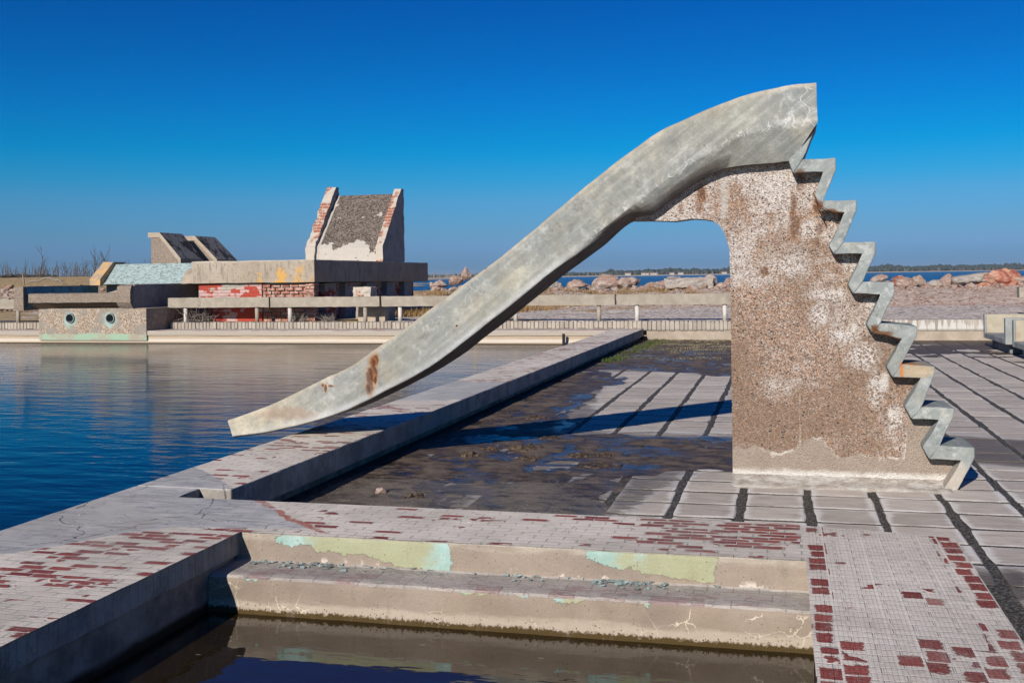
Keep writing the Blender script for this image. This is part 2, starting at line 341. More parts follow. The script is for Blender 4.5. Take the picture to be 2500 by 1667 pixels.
def f_steps(p):
    g = nz(p.v, 3, 6, .62); gr = nz(p.v, 150, 3, .7); st = nz(vsc(p.v, (1, 1, 5)), 5, 5)
    c = mc(sm(g, .35, .68), (.27, .212, .165), (.19, .148, .115)); c = mc(sm(nz(p.v, 1.3, 4), .45, .65)*.4, c, (.30, .255, .22)); c = ml(c, .8+nz(p.v, 24, 5, .75)*.4)
    c = mc(sm(p.z+(st-.5)*.08, .02, -.015)*.75, c, (.38, .32, .26))
    c = mc(sm(ab(p.z-.245), .035, .01)*.55*sm(st, .35, .6), c, (.40, .35, .29))
    up_ = sm(p.z, .108, .116)
    # turquoise / olive paint remains
    def patch(x0, x1, zb0, zb1, zt, yel):
        k = (p.x-x0)/(x1-x0); zb = zb0+(zb1-zb0)*mi(mx(k, 0.), 1.)
        n_ = (nz(p.v, 11, 7, .75)-.5)*1.0+(nz(p.v, 4, 3)-.5)*.8
        m_ = sm(p.x+n_*.16-x0, .0, .004)*sm(x1-p.x+n_*.16, .0, .004)*sm(p.z+n_*.12-zb, .0, .003)*sm(zt-p.z+n_*.012, .0, .002)
        y_ = sm(k+(g-.5)*.9, yel[0], yel[0]+.12)*sm(k+(g-.5)*.9, yel[1]+.12, yel[1])
        cc = mc(y_*.9, mc(sm(nz(p.v, 6, 5), .4, .6), (.32, .44, .41), (.26, .37, .33)), mc(nz(p.v, 6, 6), (.24, .215, .10), (.38, .385, .26)))
        return m_, cc
    PM = 0.
    for a_ in ((-2.50, -1.58, .205, .105, .256, (.16, .80)), (-.92, -.30, .21, .112, .252, (.32, 1.2)), (-2.54, -2.385, .085, .083, .112, (2, 3)), (-1.85, -1.70, .106, .106, .114, (2, 3)), (-1.5, -1.12, .097, .092, .114, (.1, .8)), (-1.0, -.84, .09, .1, .114, (.1, .8)), (-.75, -.6, .1, .1, .114, (0, 1))):
        m_, cc = patch(*a_); c = mc(m_, c, mc(sm(nz(p.v, 40, 5, .8), .60, .64)*.8, cc, (.36, .30, .25))); PM = mx(m_, PM)
    ef = sm(vo(vadd(p.v, vsc(nzc(p.v, 8, 4), (.22, .22, .22))), 6.5, 'DISTANCE_TO_EDGE'), .02, .005)*sm(nz(p.v, 2.3, 3), .5, .62)*sm(p.z, .10, .085)
    c = mc(ef*.8, c, (.62, .54, .44))
    ef2 = sm(nz(p.v, 7, 6, .7), .56, .62)*sm(ab(p.z-.13), .03, .0)*sm(p.y, 4.9, 4.94); c = mc(ef2*.7, c, (.62, .55, .5))
    # tread
    row, col, e = brickmask(p.x, p.y, .115, .116, .05)
    tr = mc(sm(g, .4, .6), (.42, .375, .335), (.33, .295, .27)); tr = ml(tr, 1-sm(e, -.003, .001)*.35*sm(nz(p.v, 7, 3), .4, .55)); tr = mc(sm(nz(vsc(p.v, (1, 4, 1)), 20, 5, .7), .5, .62)*.4, tr, (.22, .19, .18))
    rd = sm(wh(vec(row, col, 4.))*.35+nz(vsc(p.v, (1, 5, 1)), 9, 5, .7), .74, .80)*sm(p.y, 4.86, 4.8); tr = mc(rd*.55, tr, (.26, .14, .14))
    fk = sm(nz(vsc(p.v, (1, 2, 1)), 38, 3, .6), .60, .64)*sm(p.y+(g-.5)*.1, 4.83, 4.90); tr = mc(fk, tr, mc(nz(p.v, 70, 1), (.10, .12, .12), (.45, .55, .52)))
    c = mc(sm(p.nz, .5, .8), c, tr)
    # algae scum at the water line
    al = sm(p.z+(nz(p.v, 60, 3, .7)-.5)*.05+(nz(p.v, 8, 3)-.5)*.02, -.028, -.042); c = mc(al, c, (.06, .038, .012))
    sp_ = vo(p.v, 95); c = mc(sm(sp_[1], .86, .87)*sm(sp_[0], .35, .3)*sm(p.z, .02, -.03), c, (.05, .035, .015))
    pit = vo(p.v, 60); c = mc(sm(pit[1], .86, .88)*sm(pit[0], .28, .2)*.6, c, (.12, .09, .07)); vst = nz(vsc(p.v, (9, 1, 1.2)), 1, 5, .7); c = mc(sm(vst, .56, .72)*.35, c, (.16, .13, .10)); return dict(c=ml(c, .78+gr*.44), h=gr*.6+g*.5+nz(p.v, 18, 5, .75)*1.2+PM*.35, hd=.006, r=.92)
M['steps'] = mat('pool_step_render', f_steps)
def f_ldw(p):        # the walk's side towards the small pool
    g = nz(p.v, 4, 6, .7)
    c = mc(sm(g, .35, .65), (.34, .30, .25), (.16, .14, .12))
    rib = sm(ab(fr(p.z/.014)-.5), .3, .42)*sm(p.z, .15, .16); c = ml(c, 1-rib*.3)
    c = mc(sm(p.z+(g-.5)*.08, .0, -.04), c, (.03, .022, .012))
    return dict(c=c, h=g-rib, hd=.005)
M['walkside'] = mat('walk_side_render', f_ldw)
# ---- paving
def f_pave(p):
    wob = (nz(p.v, 5, 4, .6)-.5)
    fine = (nz(p.v, 40, 3, .7)-.5)
    xx = p.x+wob*.03+fine*.012; yy = p.y+wob*.016+fine*.006
    k = fl((xx-.155)/.44+.5); fx = ab(fr((xx-.155)/.44+.5)-.5)*.44
    l = fl((yy-7.67)/.405+.5); fy = ab(fr((yy-7.67)/.405+.5)-.5)*.405
    jw = sm(wh(vec(k, 5., 1.)), .0, 1.)*.018+.018
    joint = sm(ab(p.nz), .93, .80)
    dj = mi(mx(fx-.03, 0.), fy)
    rnd = wh(vec(fl((xx-.155)/.44), fl((yy-7.67)/.405), 2.))
    st = nz(vsc(p.v, (1, 4, 1)), 5, 6, .65)
    slab = mc(sm(st, .35, .65), (.56, .50, .44), (.45, .39, .335)); slab = ml(slab, .80+rnd*.28)
    salt = sm(dj+(st-.5)*.09+(nz(p.v, 1.7, 3)-.5)*.12, .055, .01); near = sm(p.y, 10.5, 8.3)
    slab = mc(sm(nz(vsc(p.v, (1, 3, 1)), 2.2, 5, .7), .54, .66)*.5, slab, (.30, .25, .21)); SALT = salt*.8*(near*.75+.25); slab = mc(SALT, slab, (.68, .65, .61))
    n1 = nz(p.v, .9, 5, .6); n2 = nz(vsc(p.v, (1, 2.2, 1)), 3.5, 6, .7)
    ey_ = fy-.0; slab = mc(sm(ey_+fine*.012, .024, .010)*.8, slab, (.085, .075, .065))
    # wet areas (world X/Y): mud sheet left of the pier, puddle beyond, damp patches on the right
    nn = (n1-.5)*1.5+(n2-.5)*.9; nn2 = (n2-.5)*.5+(n1-.5)*.35
    # damp field 1: everything left of a line, minus the dry island 10..16.5
    A = sm(p.x+1.0+(p.y-7)*-.22+nn2, .12, -.05)*sm(p.y, 9.2, 8.2)
    B = sm(p.y+nn2*1.0, 8.35, 8.65)*sm(p.y+nn2*1.4, 10.9, 10.2)*sm(p.x+nn*.3, .4, .0)
    B2 = sm(p.y, 10.0, 10.6)*sm(p.x+2.0+(p.y-11)*.11+nn*.4, .1, -.1)*sm(p.y, 17.5, 16.8)
    C = sm(p.y+nn*1.0, 16.4, 17.2)*sm(p.x+nn*.5, -.1, -.5)
    D = sm(p.y+n1*1.5, 23.6, 24.6)
    E_ = sm(ab(p.y-9.75+(p.x-2)*.3+nn*.25), 1.05, .55)*sm(p.x+nn*.2, 1.0, 1.4)
    G = sm(p.x-.95-(p.y-5)*.25+nn2*.7, .1, -.0)*sm(p.y+nn*.2, 6.2, 5.8)*sm(p.x, .7, .8)
    Hh = sm(n1+sm(p.y, 18, 23)*.2+sm(p.x, 1., 3.)*.05, .66, .70)*sm(p.x, .5, 1.)*sm(p.y, 15, 19)
    wet = mi(mx(mx(mx(A, B), mx(B2, C))*.6, mx(mx(D, E_*.8), mx(G*.9, Hh))), 1.)
    joint_c = mc(sm(nz(p.v, 70, 2, .7), .5, .62), (.045, .038, .032), (.17, .16, .15))
    jc = mc(joint, slab, joint_c)
    mud = mc(sm(n2, .4, .62), (.040, .030, .022), (.125, .095, .072))
    mud = mc(sm(nz(p.v, 14, 6, .7), .62, .68)*.8, mud, (.15, .12, .095))
    vs = vo(vsc(p.v, (1, 2.2, 1)), 30); spk = sm(vs[1], .88, .89)*sm(vs[0], .30, .22)*sm(n2+n1, 1.02, 1.16)
    mud = mc(spk, mud, (.50, .46, .42))
    faint = sm(st+n2, 1.03, 1.2)*(1-joint)*.45*mx(sm(p.x, -2.7, -1.4), .0); mud = mc(faint, mud, (.26, .24, .215))
    c = mc(wet, jc, mc(sm(p.x, .5, .9), mud, ml((.085, .062, .044), .6+n2*.8)))
    ew = sm(ab(wet-.3), .25, .1)*(1-joint)*.4; c = mc(ew, c, (.62, .60, .57))
    pud = wet*sm(n2+(n1-.5)*.8+(nz(p.v, 9, 5, .7)-.5)*.25, .53, .40)*mx(sm(p.x, -.1, -.4), sm(p.y, 20., 22.)*0.3)
    damp = wet*(.35)
    gr = nz(p.v, 90, 3, .7)
    c = ml(c, .86+gr*.28*1.0)
    rough = .92-damp*1.2-pud*.26
    return dict(c=c, r=mx(rough, .13), sp=.32, h=(gr*.5+(1-joint)*1.1*(1-wet)+n2*2.0*wet+nz(p.v, 22, 5, .7)*1.3*wet)*(1-pud*.985), hd=.010)
M['pave'] = mat('paving_and_mud', f_pave)
M['bed'] = mat('joint_grit', lambda p: dict(c=mc(sm(nz(p.v, 70, 3, .7), .45, .62), (.028, .024, .020), (.16, .145, .13)), h=nz(p.v, 50, 4, .7), hd=.01, r=.8))
def f_msheet(p):
    n2 = nz(vsc(p.v, (1, 2, 1)), 4, 6, .7); n3 = nz(p.v, 22, 6, .75); n1 = nz(p.v, 1.1, 4)
    c = mc(sm(n2, .38, .62), (.042, .030, .021), (.145, .105, .074)); c = mc(sm(n3, .52, .66)*.7, c, (.18, .14, .105))
    c = mc(sm(p.z+(n3-.5)*.006, .006, .011)*.6, c, (.19, .145, .105))
    vs = vo(vsc(p.v, (1, 2.2, 1)), 34); nearf = sm(p.y+(n1-.5)*3, 8.6, 7.2)
    spk = sm(vs[1], .83, .84)*sm(vs[0], .32, .24)*sm(n2+n1*.6+nearf*.22, .92, 1.02); c = mc(spk, c, (.46, .42, .38))
    dryn = sm(nearf*.5+n2, .78, .98)*.45; c = mc(dryn, c, (.20, .18, .155))
    pud = sm(p.z+(n3-.5)*.0025+(n2-.5)*.010+(n1-.5)*.008, .0060, .0030)*sm(p.z, .0005, .0015)*(1-dryn)*sm(p.x, .8, .4)*(.35+.65*sm(nz(p.v, .9, 4), .40, .52))
    return dict(c=ml(c, 1-pud*.35), r=mx(.66-pud*.40, .24), sp=.22, h=(n3+n2*.6)*(1-pud*.95), hd=.012)
M['mudsheet'] = mat('wet_mud', f_msheet)
def f_mud(p):
    n = nz(p.v, 14, 6, .7)
    return dict(c=mc(sm(n, .4, .65), (.045, .031, .02), (.13, .09, .06)), h=n, hd=.02, r=.6)
M['mud'] = mat('mud', f_mud)
# ---- chute
def f_chute(p):
    n1 = nz(p.v, 2.2, 6, .62); n2 = nz(p.v, 9, 7, .7); n3 = nz(p.v, 110, 3, .7)
    c = mc(sm(n1, .35, .65), (.265, .272, .255), (.185, .198, .196)); c = mc(sm(n2, .5, .68)*.6, c, (.35, .35, .33))
    c = mc(sm(nz(vadd(p.v, (4., 2, 8)), 3.1, 6, .65), .52, .64)*.45, c, (.36, .32, .24))
    c = mc(sm(nz(vadd(p.v, (8., 2, 1)), 13, 6, .7), .56, .64)*.5, c, (.15, .15, .14)); c = mc(sm(nz(vsc(p.v, (1, 1, .5)), 26, 6, .75), .57, .66)*.5, c, (.44, .43, .40)); c = mc(sm(nz(vadd(p.v, (1., 5, 2)), 1.1, 4), .45, .62)*.4, c, (.33, .31, .25))
    tt = p.x*.79+p.z*.61; ss = p.z*.79-p.x*.61
    bm_ = nz(vec(tt*.9, p.y, ss*16.), 1.6, 5, .65); c = mc(sm(bm_, .50, .66)*.30, c, (.44, .43, .40)); c = mc(sm(bm_, .47, .36)*.30, c, (.17, .17, .16))
    c = mc(sm(nz(vsc(p.v, (9, 9, 1.3)), 1.5, 5, .7), .56, .68)*.35, c, (.20, .19, .175))
    return dict(c=c, n1=n1, n2=n2, n3=n3)
def f_chute2(p):
    r = f_chute(p); c = r['c']; n1, n2, n3 = r['n1'], r['n2'], r['n3']
    # lime crazing: veins near the crease of the upper half and at the top end
    vv = vo(vadd(p.v, vsc(nzc(p.v, 9, 4), (.14, .14, .14))), 8, 'DISTANCE_TO_EDGE')
    cr_ = sm(vv, .03, .006)
    zcr = at(1715, 385, Y=7.95); xr = at(1996, 299, Y=7.95); x0 = at(1370, 620, Y=7.95)
    zl = ramp_curve(p.x, CREASE)
    band = sm(ab(p.z-zl-.015+(n2-.5)*.06), .05, .012)*sm(p.x, x0.x, x0.x+.3)
    top = sm(p.x, xr.x-.30, xr.x-.10)*sm(p.z, zl_top-.03, zl_top)
    c = mc(mi(cr_*mi(band+top*sm(n1, .42, .55), 1.)*1.0+band*.3*sm(n2, .4, .6), 1.)*.75, c, (.50, .49, .48))
    low = sm(p.z-zl+(n2-.5)*.04, .075, .0)*sm(p.x, x0.x+.3, x0.x-.1); c = mc(low*.55, c, (.52, .53, .54))
    # beige weathered rim and cream tip
    tip = sm(p.x+(n1-.5)*.3, -3.55, -4.1); c = mc(tip*.6*sm(n2, .25, .6), c, (.46, .40, .30))
    q = at(700, 1010, Y=7.95); st = spot(p, q.x, q.z+.005, .36, .075, .5, 8); c = mc(st*.65, c, (.30, .215, .165))
    rim = sm(p.z-ramp_curve(p.x, RIM)+(n2-.5)*.05, -.05, -.01); c = mc(rim*.5, c, (.40, .34, .26))
    for (u, v, a_, b_, k) in ((916, 880, .045, .085, 1), (911, 905, .05, .15, .9), (916, 928, .028, .055, 1), (903, 925, .05, .17, .75), (898, 950, .03, .06, .5), (795, 948, .018, .05, .9), (808, 942, .035, .018, .8), (788, 940, .02, .025, .8), (1115, 795, .012, .012, 1), (1185, 655, .02, .02, .5)):
        q = at(u, v, Y=7.95); k_ = spot(p, q.x, q.z, a_, b_, .55, 16)
        c = mc(mth('POWER', k_, .7)*k, c, mc(sm(k_+(n2-.5)*.6, .3, .9), (.38, .19, .075), (.10, .03, .012)))
    q0 = at(1180, 690, Y=7.95)
    q = at(1140, 720, Y=7.95); c = mc(spot(p, q.x, q.z, .22, .16, .5, 5)*sm(vo(vadd(p.v, vsc(nzc(p.v, 7, 4), (.12, .12, .12))), 4.2, 'DISTANCE_TO_EDGE'), .016, .004)*.45, c, (.42, .42, .40))
    c = mc(sm(p.ny, -.1, .2)*sm(p.nz, .0, -.2), c, (.12, .10, .09))  # faces turned back and down: shade painted into the colour
    c = mc(sm(p.nz, -.55, -.75), c, mc(n2, (.10, .085, .075), (.20, .17, .15)))  # underside of the chute painted dark by its normal, standing in for shade
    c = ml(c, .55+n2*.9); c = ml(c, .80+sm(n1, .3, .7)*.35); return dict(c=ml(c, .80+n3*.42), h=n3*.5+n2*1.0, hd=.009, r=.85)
def ramp_curve(x, pts):       # piecewise linear height as a float curve over X
    n = NT.nodes.new('ShaderNodeFloatCurve'); cv = n.mapping.curves[0]
    xs = [a for a, b in pts]; zs = [b for a, b in pts]; x0, x1 = min(xs), max(xs)
    q = sorted(((a-x0)/(x1-x0), b/4.) for a, b in pts)
    cv.points[0].location = q[0]; cv.points[1].location = q[-1]
    for a in q[1:-1]: cv.points.new(*a)
    n.mapping.update()
    put(n.inputs['Value'], (x-x0)/(x1-x0))
    return S(n.outputs[0])*4.
SECT = [((555, 1026), (567, 1066)), ((656, 990), (672, 1050)), ((778, 931), (806, 1015)), ((867, 886), (912, 967)), ((989, 800), (1046, 895)), ((1102, 717), (1165, 806)),
        ((1184, 656), (1256, 735)), ((1247, 607), (1345, 663)), ((1342, 528), (1430, 594)), ((1436, 450), (1510, 530)), ((1511, 391), (1585, 473)), ((1601, 327), (1652, 425)),
        ((1667, 293), (1718, 383)), ((1765, 252), (1795, 342)), ((1843, 227), (1862, 318)), ((1921, 209), (1928, 305)), ((1993, 202), (1996, 299))]
BOT = {9: (1524, 539), 10: (1589, 520), 11: (1640, 482), 12: (1706, 438), 13: (1761, 414), 14: (1823, 403), 15: (1890, 398), 16: (1932, 393)}
YF = 7.95; YP = 8.18; SW = .62
CREASE = [(at(*c, Y=YF).x, at(*c, Y=YF).z) for r, c in SECT]; RIM = [(at(*r, Y=YF).x, at(*r, Y=YF).z) for r, c in SECT]
zl_top = CREASE[-1][1]
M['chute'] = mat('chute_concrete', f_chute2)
def f_stair(p):
    r = f_chute(p); c = ml(ml(r['c'], .4+r['n2']*1.1), .74+sm(r['n1'], .3, .7)*.35); c = mc(.35, c, (.19, .22, .225)); c = mc(sm(nz(p.v, 16, 7, .75), .54, .64)*.5, c, (.40, .41, .40)); c = mc(sm(nz(vadd(p.v, (7., 7, 7)), 12, 7, .75), .56, .66)*.55, c, (.09, .10, .10))
    q = at(2205, 905, Y=8.02); c = mc(spot(p, q.x-.01, q.z, .022, .10, .4, 12), c, (.34, .13, .04))
    q = at(2240, 905, Y=8.02); c = mc(spot(p, q.x, q.z, .15, .07, .5, 12)*.6, c, (.36, .25, .13))
    q = at(2222, 888, Y=8.02); c = mc(spot(p, q.x, q.z, .09, .02, .6, 12)*.8, c, (.36, .16, .05))
    for (u, v, a_, b_, k) in ((2135, 805, .05, .05, 1), (1998, 500, .05, .05, 1), (2030, 520, .07, .035, 1), (2150, 815, .12, .03, .9), (1952, 425, .05, .05, .8), (1985, 312, .03, .06, .5)):
        q = at(u, v, Y=8.02); c = mc(spot(p, q.x, q.z, a_, b_, .6, 14)*k, c, (.10, .045, .02))
    q = at(2330, 1170, Y=8.02); c = mc(spot(p, q.x, q.z, .15, .16, .3, 5)*.6, c, (.40, .33, .27))
    return dict(c=ml(c, .95+r['n3']*.4), h=r['n3']*.5+r['n2']*.8, hd=.008, r=.88)
M['stair'] = mat('stair_concrete', f_stair)
# ---- nature
def f_ground(p):
    n = nz(p.v, .5, 6, .6); n2 = nz(p.v, 3.5, 6, .7); g = vo(p.v, 11); g2 = vo(p.v, 4)
    c = mc(sm(n2, .35, .65), (.64, .555, .49), (.50, .43, .375)); c = ml(c, .65+g[1]*.7)
    c = mc(sm(g[2], .88, .9), c, (.10, .085, .075))
    st = sm(p.y+(n-.5)*8, 33.5, 37)*sm(p.x, -8, -2); c = mc(st*.75, c, mc(g2[1], (.38, .27, .21), (.62, .48, .39)))
    gr = mx(sm(n+sm(p.x, -6, -12)*.10, .52, .57)*sm(p.x, -3., -6.), sm(p.x+p.y*.42, -1., -4.)*sm(p.y, 40, 46))
    c = mc(gr*.9, c, mc(sm(n2, .35, .6), (.20, .13, .06), (.50, .35, .15)))
    return dict(c=c, h=g[1]+n2, hd=.05, r=.97)
M['ground'] = mat('gravel_ground', f_ground)
def f_far(p): return dict(c=mc(sm(p.z, -.6, 1.2), (.42, .37, .31), (.14, .12, .07)), r=1)
M['far'] = mat('far_shore', f_far)
def f_rock(p):
    n = nz(p.v, 2.5, 6, .65); n2 = nz(vsc(p.v, (1, 1, 3)), 6, 5, .7)
    c = mc(p.rnd, (.40, .295, .25), (.36, .32, .28)); c = mc(sm(n, .42, .56), c, (.30, .19, .15)); c = mc(sm(nz(p.v, 9, 5, .7), .56, .64)*.6, c, (.12, .09, .075)); c = mc(sm(n2, .52, .66)*.6, c, (.56, .49, .45))
    return dict(c=ml(c, .75+nz(p.v, 22, 4, .7)*.5), h=n2+n, hd=.08)
M['rock'] = mat('pink_granite', f_rock)
def f_rrock(p):
    n = nz(p.v, 2.2, 6, .65); n2 = nz(p.v, 5, 5)
    c = mc(sm(n, .42, .6), (.26, .07, .045), (.42, .24, .18)); c = mc(sm(n2, .6, .7), c, (.55, .32, .08))
    return dict(c=c, h=n2+n, hd=.08)
M['rrock'] = mat('rust_red_stone', f_rrock)
def f_grock(p):
    n = nz(p.v, 2.2, 6, .65)
    return dict(c=ml(mc(sm(n, .4, .65), (.33, .29, .26), (.24, .21, .19)), .75+nz(p.v, 20, 3)*.5), h=n, hd=.06)
M['grock'] = mat('grey_stone', f_grock)
def solid(name, c, v=.3, r=.9, sc=20.):
    return mat(name, lambda p: dict(c=ml(c, 1-v/2+nz(p.v, sc, 3)*v), r=r))
M['twig'] = solid('dead_twig', (.20, .17, .15)); M['bark'] = solid('bare_bark', (.07, .062, .058), sc=2.)
M['dry'] = mat('dry_grass', lambda p: dict(c=mc(nz(p.v, 2, 4), (.13, .075, .03), (.34, .22, .10)), r=1))
M['green'] = mat('green_weed', lambda p: dict(c=mc(sm(p.x+(nz(p.v, 3, 4)-.5)*1.2, -2.9, -2.1), (.055, .08, .018), (.26, .22, .12)), r=.9))
M['leaf'] = solid('far_foliage', (.028, .042, .040), .9, 1, .2); M['dbush'] = solid('dark_brush', (.05, .045, .035), .8, 1, .4)
M['trunkf'] = solid('pale_trunk', (.22, .19, .16), .3, 1, .2)
M['rust'] = mat('rusted_steel', lambda p: dict(c=mc(nz(p.v, 30, 4), (.06, .025, .012), (.17, .07, .03)), r=.8, h=nz(p.v, 60, 3), hd=.004))
M['pvc'] = solid('grey_pipe', (.20, .23, .23)); M['hole'] = solid('pipe_inside', (.05, .055, .06))
M['cream'] = concrete('cream_plaster', (.33, .29, .22), (.27, .16, .08), (.38, .34, .27), stain=.8)
M['hwall'] = solid('house_wall', (.36, .34, .31)); M['hroof'] = solid('house_roof', (.22, .15, .12))
# ---- water
def f_pool(p):
    far = sm(p.y, 8, 20)
    w1 = nz(vsc(p.v, (1, 2.4, 1)), 1.6, 3, .5); w2 = nz(vsc(p.v, (1, 2., 1)), 11, 3, .6); w3 = nz(vsc(p.v, (1, 1.6, 1)), 30, 2, .6)
    calm = sm(nz(p.v, .25, 2), .35, .6)
    h = w1*.35+(w2*.22+w3*.10)*(.10+far*.9)*(.35+calm*.65)
    return dict(c=(.001, .009, .018), r=.03, ior=1.22, h=h, hd=.034)
M['pool'] = mat('pool_water', f_pool)
def f_small(p):
    w1 = nz(vsc(p.v, (1, 2.5, 1)), 2.2, 3, .5); w2 = nz(p.v, 14, 2)
    sc_ = vo(vsc(p.v, (1, 2.5, 1)), 11); fl_ = sm(sc_[1], .93, .94)*sm(sc_[0], .16, .13)
    return dict(c=mc(fl_*.5, (.016, .010, .004), (.3, .26, .2)), r=.035, ior=1.62, h=w1*.3+w2*.02, hd=.012)
M['small'] = mat('brown_pool_water', f_small)
def f_lake(p):
    h = nz(vsc(p.v, (1, 2.5, 1)), 1.1, 4, .6)
    return dict(c=(.003, .045, .12), r=.25, ior=1.33, h=h, hd=.25)
M['lake'] = mat('lake_water', f_lake)

# ------------------------------------------------------------------ mesh helpers
def obj(name, bm, mat_, parent=None, off=None, smooth=False, bevel=0):
    me = bpy.data.meshes.new(name)
    if off is None and parent is not None:
        o_ = parent; off = Vector((0, 0, 0))
        while o_ is not None: off = off+Vector(o_.location); o_ = o_.parent
    if off is not None and Vector(off).length > 0: bmesh.ops.translate(bm, verts=bm.verts, vec=-Vector(off))
    if bevel:
        bmesh.ops.remove_doubles(bm, verts=bm.verts, dist=1e-5)
        es = [e for e in bm.edges if len(e.link_faces) == 2 and e.calc_face_angle(0) > .5]
        bmesh.ops.bevel(bm, geom=es, offset=bevel, segments=2, profile=.5, affect='EDGES', clamp_overlap=True)
    bmesh.ops.recalc_face_normals(bm, faces=bm.faces)
    if smooth:
        for f in bm.faces: f.smooth = True
    bm.to_mesh(me); bm.free()
    for mm in (mat_ if isinstance(mat_, (list, tuple)) else [mat_]): me.materials.append(mm)
    o = bpy.data.objects.new(name, me); COL.objects.link(o)
    if parent is not None: o.parent = parent
    return o
def empty(name, label, cat, loc=(0, 0, 0), group=None):
    o = bpy.data.objects.new(name, None); COL.objects.link(o); o.location = loc; o.empty_display_size = .2
    o['label'] = label; o['category'] = cat
    if group: o['group'] = group
    return o
def tag(o, label, cat, group=None):
    o['label'] = label; o['category'] = cat
    if group: o['group'] = group
    return o
def struct(o, label=None):
    o['kind'] = 'structure'
    if label: o['label'] = label
    return o
def stuff(o, label, cat):
    o['kind'] = 'stuff'; o['label'] = label; o['category'] = cat; return o
def prism(bm, pts, axis, a, b):        # pts 2-D polygon; axis 0: (y,z), 1: (x,z), 2: (x,y)
    def v3(p, t):
        return (t, p[0], p[1]) if axis == 0 else ((p[0], t, p[1]) if axis == 1 else (p[0], p[1], t))
    va = [bm.verts.new(v3(p, a)) for p in pts]; vb = [bm.verts.new(v3(p, b)) for p in pts]
    bm.faces.new(va); bm.faces.new(vb[::-1]); n = len(pts)
    for i in range(n): bm.faces.new((va[i], vb[i], vb[(i+1) % n], va[(i+1) % n]))
    return bm
def box(bm, x0, x1, y0, y1, z0, z1): return prism(bm, [(x0, y0), (x1, y0), (x1, y1), (x0, y1)], 2, z0, z1)
def B(): return bmesh.new()
def chop(bm, axis, a, b, step):
    t = a+step
    while t < b-1e-6:
        n = [0, 0, 0]; n[axis] = 1; c = [0, 0, 0]; c[axis] = t
        bmesh.ops.bisect_plane(bm, geom=bm.verts[:]+bm.edges[:]+bm.faces[:], plane_co=c, plane_no=n, dist=1e-5)
        t += step*(.7+R.random()*.6)
def jit(bm, amp, sc=7., seed=0, amp2=0, mask=None):
    for v in bm.verts:
        if mask and not mask(v.co): continue
        q = v.co*sc+Vector((seed, seed*2, 0)); d = mn.noise_vector(q)*amp
        if amp2: d = d+mn.noise_vector(q*5)*amp2
        v.co += d
def tube(bm, pts, rad, seg=8, cap=True):
    rings = []; prev = None
    for i, p in enumerate(pts):
        p = Vector(p); t = (Vector(pts[min(i+1, len(pts)-1)])-Vector(pts[max(i-1, 0)])).normalized()
        a = prev if prev is not None else (Vector((0, 0, 1)) if abs(t.z) < .9 else Vector((1, 0, 0)))
        u = (a-t*a.dot(t)).normalized(); prev = u; w_ = t.cross(u); r = rad[i] if isinstance(rad, (list, tuple)) else rad
        rings.append([bm.verts.new(p+(u*math.cos(6.2832*k/seg)+w_*math.sin(6.2832*k/seg))*r) for k in range(seg)])
    for i in range(len(rings)-1):
        for k in range(seg): bm.faces.new((rings[i][k], rings[i][(k+1) % seg], rings[i+1][(k+1) % seg], rings[i+1][k]))
    if cap and seg > 2: bm.faces.new(rings[0][::-1]); bm.faces.new(rings[-1])
    return bm

# ================================================================== SETTING
# ground sheet behind the far pool wall, reaching the horizon on the left; one sheet under everything
def gz(x, y):
    t = lambda v, a, b: max(0, min(1, (v-a)/(b-a)))
    s = lambda v, a, b: (lambda k: k*k*(3-2*k))(t(v, a, b))
    left = s(-x-.42*y, -3, 6)
    z = .42+.50*s(y, 36, 43.5)
    z += left*(s(y, 44, 68)*1.0+s(y, 68, 110)*-.35)
    fall = s(y, 46.5, 56)*(1-left)
    z = z*(1-fall)+(-3.)*fall
    if y < 25.6: z = -1.5
    z += mn.noise(Vector((x*.5, y*.5, 0)))*.09*t(y, 27, 33)+mn.noise(Vector((x*1.6, y*1.6, 4)))*.05*t(y, 30, 36)*(1-fall)
    return z
bm = B()
ys = [-60, -20, 0, 25.45]+[25.6+i*.4 for i in range(80)]+[58+i*2.5 for i in range(24)]+[120, 140, 170, 210, 270, 350, 500, 800, 1300, 2200, 4200]
xs = [-4200, -2400, -1400, -900, -600, -400, -280, -200, -150, -120]+[-100+i*2.5 for i in range(28)]+[-30+i*.5 for i in range(104)]+[22+i*3 for i in range(8)]+[50, 70, 110, 200, 400, 900, 1800, 4200]
grid = [[bm.verts.new((x, y, gz(x, y))) for x in xs] for y in ys]
for j in range(len(ys)-1):
    for i in range(len(xs)-1): bm.faces.new((grid[j][i], grid[j][i+1], grid[j+1][i+1], grid[j+1][i]))
struct(obj('ground', bm, M['ground'], smooth=True), 'pale gravel ground with dry grass behind the far pool edge')
bm = B(); box(bm, -2500, 3500, 47, 4000, -2.2, -1.2)
struct(obj('lake_water', bm, M['lake']), 'deep blue lake beyond the rubble bank')
